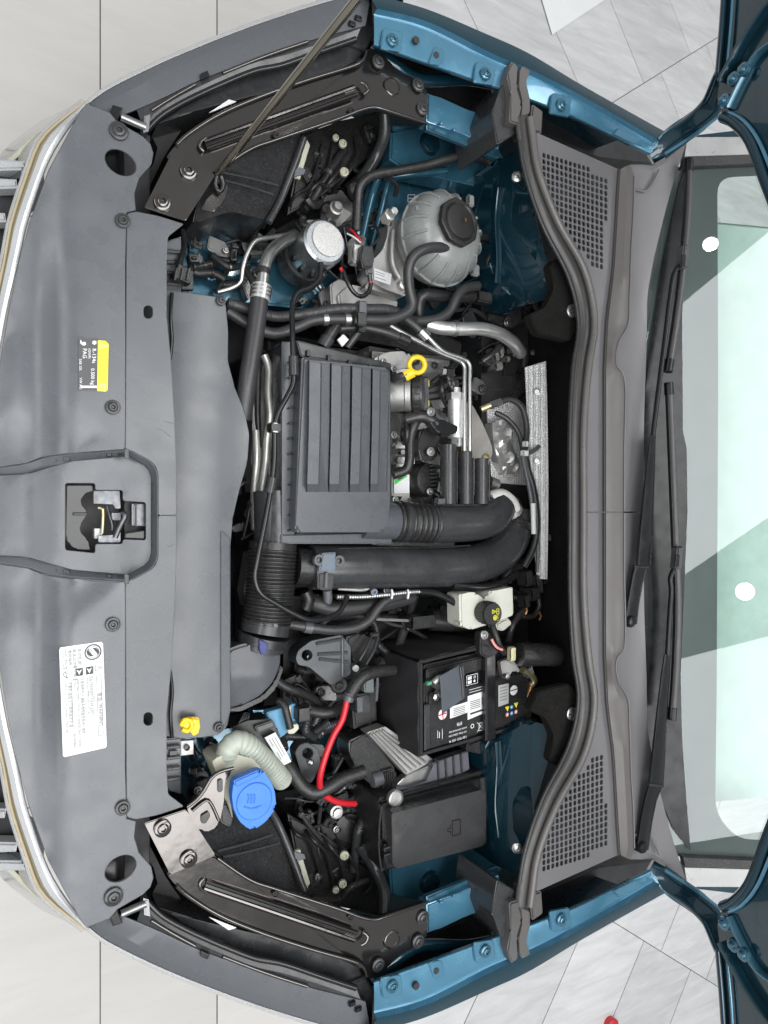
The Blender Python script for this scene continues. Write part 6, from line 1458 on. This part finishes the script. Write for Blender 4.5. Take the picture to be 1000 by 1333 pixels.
sheet('connector_lip', fil([(332, 946), (356, 938), (359, 946), (336, 955)], 2, 2), .825, .02, BLACKG, jb, bev=.002)
Fx = Face(P(344, 960, .826), P(367, 997, .826), P(379, 991, .826), P(358, 953, .826))
Fx.poly('label_paper', [(0, 0), (1, 0), (1, 1), (0, 1)], WHITE, jb, 3)
sheet('label_backing', [(344, 960), (367, 997), (379, 991), (358, 953)], .8262, .02, BLACK, jb)
Fx.lines('label_print', [[(.1, .25), (.35, .25)], [(.1, .5), (.75, .5)], [(.1, .75), (.75, .75)], [(.55, .25), (.8, .25)]], .0012, GTXT, jb, 4)
for k in range(7): tube('fan_wire', [(302 + 3 * k, 952 - 1.5 * k, .80), (312 + 2.0 * k, 940 - 1.2 * k, .81), (318 + k, 928, .80)], 1.0, DKGREY if k % 2 else GREYS, jb, n=5)
bbx = thing('battery_tray', 'black battery tray and side connectors in front of the battery', 'battery tray')
obox('tray', (.86, -.36, .665), (.14, 0, 0), (0, .12, 0), (0, 0, .012), BLACK, bbx, .006)
sheet('tray_front_wall', [(458, 902), (490, 894), (492, 938), (462, 950)], .77, .10, BLACK, bbx, bev=.004)
sheet('side_connector', fil([(474, 872), (488, 872), (488, 902), (475, 902)], 2, 2), .815, .03, M('pale_connector', (.12, .14, .145), .4), bbx, bev=.003)
tube('steel_strap', [(472, 872, .82), (482, 870, .825), (491, 878, .825), (490, 912, .81)], 2.2, GREYS, bbx, n=8)
sheet('grey_connector', fil([(464, 905), (483, 902), (484, 928), (466, 930)], 2, 2), .795, .03, DKGREY, bbx, bev=.003)
sheet('grey_connector_face', fil([(465, 908), (473, 907), (473, 927), (466, 928)], 1, 2), .798, .01, GREYS, bbx, bev=.001)
sheet('hinge_leaf', fil([(450, 830), (470, 824), (496, 836), (488, 852), (470, 868), (460, 860), (456, 842)], 4, 2), .78, .05, BLACK, bbx, bev=.004)
tube('tray_rib', [(492, 830, .80), (486, 848, .81), (476, 866, .815)], 2.5, DKGREY, bbx, n=8)
tube('tray_rib', [(484, 828, .80), (476, 846, .81), (468, 860, .81)], 2.0, DKGREY, bbx, n=8)

# hoses below the intake pipe
hose('vacuum_hose', [(398, 776, .80), (412, 786, .81), (436, 792, .815), (470, 790, .815), (500, 785, .815), (536, 777, .81)], 10, HOSE, 'fat grey hose below the large intake pipe', n=14)
bk_ = thing('branch_hose', 'slim rubber hose curving below the intake pipe with a pale clamp', 'hose')
tube('hose', [(376, 812, .82), (400, 816, .83), (430, 820, .835), (460, 818, .838), (480, 808, .84), (492, 792, .842), (506, 780, .842), (530, 774, .84)], 6.3, HOSE, bk_, n=12)
clamp(bk_, (396, 816, .83), (406, 817.5, .831), 7.6, GREYS)
sv = thing('servo_pipe', 'thin ribbed metal pipe with white clips below the intake pipe', 'pipe')
tube('pipe', [(438, 777, .85), (470, 777, .852), (505, 774, .855), (530, 771, .857), (548, 770, .858)], 3, SILV, sv, n=8, ribs=(.005, .0014), step=.0015)
tube('rubber_end', [(546, 770, .858), (566, 772, .86), (584, 780, .862), (600, 790, .862)], 4.6, BLACKG, sv, n=10)
for u_ in (510, 531): tube('white_clip', [(u_, 768, .862), (u_ + 1, 772, .866), (u_, 779, .862)], 1.6, WHITE, sv, n=6)
lathe('ring_nut', P(487, 770, .86), (-.3, -.3, 1), [(.0065, -.006), (.0065, .004), (.003, .004), (.002, 0)], CLIP, sv, 14)
tube('pipe_bracket', [(440, 766, .85), (470, 768, .85), (480, 766, .85)], 2.5, ALU, sv, n=8)
tube('t_piece', [(398, 770, .82), (402, 782, .82), (398, 792, .815)], 8, BLACK, sv, n=12)
hose('brake_servo_hose', [(590, 762, .86), (610, 764, .862), (635, 764, .862), (655, 758, .86), (672, 748, .85)], 5, BLACKG, 'black vacuum hose between intake pipe and brake reservoir', n=10)
mc = thing('master_cylinder', 'dark master cylinder and bracket below the brake fluid reservoir', 'brake cylinder')
tube('cylinder', [(560, 806, .79), (580, 808, .795), (600, 808, .80), (660, 806, .80)], 14, BLACK, mc, n=16, curve=False)
obox('cylinder_block', P(548, 808, .80), (.030, 0, 0), (0, .014, 0), (0, 0, .014), BLACK, mc, .003)
tube('link_rod', [(490, 806, .79), (534, 808, .80)], 2, ALU, mc, n=6, curve=False)
tube('end_boot', [(577, 797, .81), (592, 797, .81)], 9, DKGREY, mc, n=14, curve=False)
# sensor wiring by the firewall
ox = thing('oxygen_sensor_lead', 'grey sleeved oxygen sensor lead with a brass tip behind the engine', 'sensor')
tube('sensor_tip', [(626, 533, .80), (640, 527, .81)], 4.5, BRASS, ox, n=10, curve=False)
tube('sensor_collar', [(638, 528, .81), (652, 523, .815)], 5.5, SILV, ox, n=6, curve=False)
tube('lead', [(650, 524, .815), (664, 520, .82), (678, 528, .825), (684, 544, .825), (686, 562, .825), (684, 582, .83)], 4, HOSE, ox, n=10)
tube('lead', [(645, 537, .80), (660, 545, .81), (672, 558, .815), (678, 572, .82), (681, 590, .83)], 3.4, HOSE, ox, n=10)
tube('cable_run', [(683, 586, .835), (687, 610, .84), (694, 634, .845), (698, 660, .848), (699, 690, .848), (694, 715, .845), (682, 738, .84)], 4.6, BLACK, ox, n=10)
tube('cable_run', [(680, 590, .835), (684, 612, .84), (690, 640, .845), (694, 668, .845), (700, 700, .845), (700, 745, .84)], 3, GREYS, ox, n=10)
obox('white_cable_tie', P(684, 578, .838), (.004, 0, 0), (0, .006, 0), (0, 0, .006), WHITE, ox, .001)
obox('white_cable_tie', P(683, 590, .84), (.007, 0, 0), (0, .006, 0), (0, 0, .006), WHITE, ox, .001)
tube('tie_arm', [(688, 590, .842), (696, 586, .845), (702, 581, .845)], 3, GREYS, ox, n=8)
tube('white_sleeve', [(694, 655, .85), (695, 695, .85)], 3.5, WHITE, ox, n=8, curve=False)
fp = thing('firewall_plugs', 'cluster of black plugs and leads between heat shield and brake reservoir', 'plug cluster')
for u_, v_, a, b, c in ((683, 752, .010, .016, .016), (698, 760, .010, .02, .012), (690, 772, .012, .014, .02), (706, 752, .008, .012, .012), (682, 782, .008, .014, .012)):
    obox('plug', P(u_, v_, .835), (a, .002, 0), (-.002, b, 0), (0, 0, c), BLACK if u_ != 698 else DKGREY, fp, .002)
tube('plug_lead', [(684, 792, .83), (676, 800, .835), (668, 812, .84), (664, 824, .84), (662, 836, .85)], 4.5, RUBBER, fp, n=8)
tube('plug_lead', [(700, 772, .83), (702, 790, .83), (694, 802, .83), (680, 802, .835)], 3.5, RUBBER, fp, n=8)
for u_, v_ in ((684, 788), (702, 796)): tube('orange_wire', [(u_, v_, .84), (u_ + 2, v_ + 6, .838), (u_, v_ + 11, .835)], 1.6, COPPER, fp, n=6)
tu = thing('turbo_heat_cover', 'beige cast turbo cover beside the outer fuel pipe', 'turbo cover')
sheet('cover_shell', fil([(608, 520), (616, 528), (628, 550), (640, 578), (642, 590), (636, 604), (638, 640), (606, 650), (602, 580)], 6, 3), lambda u, v: .80 + .012 * math.sin((v - 520) / 30), .06, M('beige_cast', (.46, .44, .41), .45, metal=.5, bump=.25, bs=400), tu, grid=10, bev=.008, seg=3)
bolt(tu, 634, 596, .815, 5, BRASS)
sheet('foil_box', fil([(642, 548), (660, 544), (668, 556), (666, 575), (672, 592), (678, 604), (672, 616), (655, 618), (648, 600), (643, 576)], 4, 3), lambda u, v: .775 + .008 * math.sin(u * .35) * math.cos(v * .2), .03, M('crumpled_foil', (.52, .52, .51), .34, metal=.55, bump=.8, bs=70), tu, grid=5, bev=.003)
tube('manifold_stub', [(636, 628, .78), (646, 632, .78)], 9, ALU, tu, n=12, curve=False)
xv = thing('expansion_valve', 'rough cast valve block in the dark corner beside the aluminium pipe', 'valve')
for k in range(7): obox('valve_block', P(640 + random.uniform(0, 28), 455 + random.uniform(0, 35), .76 + random.uniform(0, .03)), (random.uniform(.006, .014), .002, 0), (-.002, random.uniform(.006, .014), 0), (0, 0, .012), ALU, xv, .003)
tube('valve_pipe', [(628, 470, .78), (640, 462, .79), (650, 450, .79)], 4, DKGREY, xv, n=8)
cb = thing('coil_wiring', 'tangle of thin black leads between dipstick and fuel pipes', 'wiring')
for k in range(6):
    u0, v0 = random.uniform(572, 588), random.uniform(478, 500)
    tube('coil_lead', [(u0, v0, .84), (u0 + random.uniform(-6, 8), v0 + 12, .86), (u0 + random.uniform(-4, 12), v0 + 24, .85), (u0 + random.uniform(-2, 10), v0 + 34, .83)], 2.6, BLACK, cb, n=7)
obox('coil_plug', P(583, 488, .85), (.010, 0, 0), (0, .012, 0), (0, 0, .01), BLACK, cb, .002)
obox('coil_plug', P(590, 500, .85), (.008, 0, 0), (0, .008, 0), (0, 0, .01), DKGREY, cb, .002)
obox('coil_plug', P(576, 484, .86), (.006, 0, 0), (0, .006, 0), (0, 0, .008), ALU, cb, .002)
fs = thing('fan_shroud_plug', 'black sensor plug with a white code label above the filter box', 'plug')
tube('plug_body', [(424, 446, .84), (432, 432, .845), (438, 424, .845)], 8, BLACK, fs, n=12)
tube('plug_cap', [(420, 452, .84), (427, 440, .842)], 9.5, DKGREY, fs, n=12, curve=False)
sheet('code_label', [(440, 442), (447, 435), (454, 442), (446, 451)], .858, .004, WHITE, fs)
tube('plug_stem', [(452, 452, .82), (464, 436, .83), (472, 426, .84)], 5, DKGREY, fs, n=10)
# loose leads deep in the bay: each group is one loom
for lab, pts0, n_ in (('thin tangled leads in the dark below the silver pump', (330, 325), 7), ('thin tangled leads in the dark beside the gearbox bracket', (395, 905), 8), ('thin tangled leads in the dark below the fuse box corner', (440, 1060), 7), ('thin tangled leads in the dark behind the headlight shell near the silver pump', (405, 255), 7)):
    lm = thing('loose_leads', lab, 'leads', 'loose leads deep in the bay')
    for k in range(n_):
        u0, v0 = pts0[0] + random.uniform(-25, 25), pts0[1] + random.uniform(-20, 20); p = []; zz = random.uniform(.66, .74)
        for j in range(4): p.append((u0 + 13 * j * random.uniform(.3, 1.3), v0 + random.uniform(-16, 16), zz + random.uniform(-.01, .02)))
        tube('lead', p, random.choice((1.8, 2.5, 4, 6)), random.choice((RUBBER, BLACK, HOSE)), lm, n=7)
    for k in range(4):
        obox('lead_plug', P(pts0[0] + random.uniform(-25, 30), pts0[1] + random.uniform(-22, 22), .72), (random.uniform(.008, .018), .004, 0), (-.004, random.uniform(.006, .014), 0), (0, 0, .012), random.choice((BLACK, DKGREY)), lm, .003)
hn = thing('horn', 'black round horn deep behind the headlight near the fuse box', 'horn')
lathe('horn_disc', P(452, 1075, .72), (-.2, 0, 1), [(.05, -.03), (.05, 0), (.045, .006), (.03, .006), (.028, .012), (.01, .013)], BLACK, hn, 28)
lathe('horn_nut', P(438, 1057, .76), (-.1, 0, 1), [(.013, -.02), (.013, .002), (.009, .003), (.009, .010), (.002, .011)], ALU, hn, 16)
hn2 = thing('horn_bracket', 'dark bracket with a pale nut beside the silver pump', 'bracket')
sheet('bracket_plate', fil([(420, 255), (450, 250), (462, 270), (455, 295), (435, 300), (418, 285)], 5, 3), .74, .02, BLACK, hn2, bev=.003)
lathe('bracket_nut', P(438, 271, .765), (-.1, .1, 1), [(.014, -.025), (.014, .002), (.010, .003), (.008, .012), (.002, .012)], ALU, hn2, 16)

# ================================================================== DENSE SMALL PARTS IN THE GAPS
PALEG = M('worn_grey_casting', (.20, .20, .195), .4, metal=.6, bump=.5, bs=300, var=.3)
TAPE = M('cloth_tape', (.024, .023, .023), .7, bump=.6, bs=260, var=.3, dust=.2)
MATS = (BLACK, DKGREY, DKGREY, RUBBER, TAPE, HOSE)
def clutter(name, label, cat_, box, zl, zh, hoses=6, plugs=5, brackets=4, seed=1, avoid=None):
    rnd = random.Random(seed); u0, v0, u1, v1 = box
    t = thing(name, label, cat_, 'bundles of small parts in the gaps')
    def pt():
        return rnd.uniform(u0, u1), rnd.uniform(v0, v1)
    for k in range(hoses):
        a = pt(); ang = rnd.uniform(0, 6.28); L = rnd.uniform(.25, .5) * max(u1 - u0, v1 - v0); z = rnd.uniform(zl, zh); p = []
        for j in range(4):
            p.append((min(u1, max(u0, a[0] + math.cos(ang) * L * (j - 1.5) / 1.5 + rnd.uniform(-8, 8))), min(v1, max(v0, a[1] + math.sin(ang) * L * (j - 1.5) / 1.5 + rnd.uniform(-8, 8))), z + rnd.uniform(-.012, .012)))
        r = rnd.choice((1.6, 2.2, 3, 4.5, 6))
        ho = tube('hose', p, r, rnd.choice(MATS + (HOSE,)), t, n=8, **({'ribs': (.005, .0012), 'step': .0016} if r > 4 and rnd.random() < .5 else {}))
        if r > 2.8:
            q = p[1]; w = p[2]
            tube('hose_clamp', [q, (q[0] + (w[0] - q[0]) * .12, q[1] + (w[1] - q[1]) * .12, q[2])], r * 1.25, rnd.choice((STEEL, DKGREY)), ho, n=10, curve=False)
    for k in range(plugs):
        a = pt(); z = rnd.uniform(zl, zh); an = rnd.uniform(0, 3.1); c = P(a[0], a[1], z); d = Vector((math.cos(an), math.sin(an), rnd.uniform(-.2, .2))).normalized(); e = d.cross(UP).normalized()
        L, Wd = rnd.uniform(.009, .018), rnd.uniform(.005, .010)
        b = obox('plug', c, d * L, e * Wd, UP * rnd.uniform(.005, .010), rnd.choice(MATS), t, .002)
        obox('plug_collar', c + d * L * .5, d * L * .18, e * (Wd * 1.18), UP * .010, rnd.choice((DKGREY, BLACK, GREYS)), b, .001)
        obox('plug_latch', c + UP * .010 - d * L * .3, d * L * .35, e * Wd * .35, UP * .003, rnd.choice((DKGREY, BLACK)), b, .001)
    for k in range(brackets):
        a = pt(); z = rnd.uniform(zl, zh); an = rnd.uniform(0, 6.28); s1, s2 = rnd.uniform(10, 20), rnd.uniform(5, 10); q = []
        for (x, y) in ((-1, -1), (.3, -1), (.5, -.3), (1, -.2), (1, .6), (.2, 1), (-.8, .7)): q.append((a[0] + math.cos(an) * x * s1 - math.sin(an) * y * s2, a[1] + math.sin(an) * x * s1 + math.cos(an) * y * s2))
        br_ = sheet('bracket', fil(q, 3, 2), z, rnd.uniform(.006, .025), rnd.choice((PALEG, BLACK, DKGREY, PALEG)), t, bev=.002)
        bolt(br_, a[0] + math.cos(an) * s1 * .5, a[1] + math.sin(an) * s1 * .5, z + .006, rnd.uniform(4, 6), rnd.choice((STEEL, SILV, DKGREY)))
    return t
clutter('lamp_wiring', 'hoses and plugs in the dark between headlight shell and tank panel', 'wiring', (395, 170, 500, 300), .70, .75, 9, 7, 4, 3)
clutter('lamp_wiring', 'hoses and plugs in the dark between headlight shell and fuse box', 'wiring', (390, 1050, 495, 1170), .70, .755, 9, 7, 5, 4)
clutter('fan_wiring', 'small plugs and leads in the slot between air duct and filter box', 'wiring', (312, 450, 366, 700), .70, .77, 9, 7, 5, 5)
clutter('radiator_hoses', 'leads and brackets below the thick refrigerant hose', 'wiring', (250, 300, 330, 380), .715, .75, 6, 4, 2, 6)
clutter('radiator_hoses', 'leads and brackets in the dark beside the washer filler neck', 'wiring', (245, 965, 300, 1040), .68, .76, 7, 5, 3, 7)
clutter('bulkhead_wiring', 'plugs and leads in the dark corner below the aluminium pipe', 'wiring', (620, 440, 682, 520), .72, .78, 7, 5, 5, 8)
clutter('gearbox_wiring', 'hoses and brackets in the gap between bellows and battery', 'wiring', (385, 820, 490, 960), .68, .755, 12, 8, 6, 9)
clutter('gearbox_wiring', 'hoses and brackets in the gap below the intake pipe and master cylinder', 'wiring', (400, 775, 600, 860), .70, .775, 12, 7, 6, 10)
clutter('bulkhead_wiring', 'plugs and leads between intake elbow and brake reservoir', 'wiring', (620, 700, 700, 790), .72, .80, 7, 6, 3, 11)
clutter('tank_wiring', 'hoses and brackets in the gap below the coolant tank', 'wiring', (540, 370, 690, 425), .74, .80, 9, 6, 4, 12)
clutter('pump_wiring', 'hoses and brackets round the silver pump base', 'wiring', (385, 290, 470, 400), .71, .765, 8, 6, 5, 13)
clutter('valve_gear', 'small leads and castings round the oil filler and black tubes', 'wiring', (515, 455, 605, 650), .79, .825, 10, 8, 8, 14)
clutter('filler_wiring', 'leads below the blue filler cap and red cable', 'wiring', (370, 940, 480, 1050), .69, .755, 9, 6, 5, 15)
finalise()
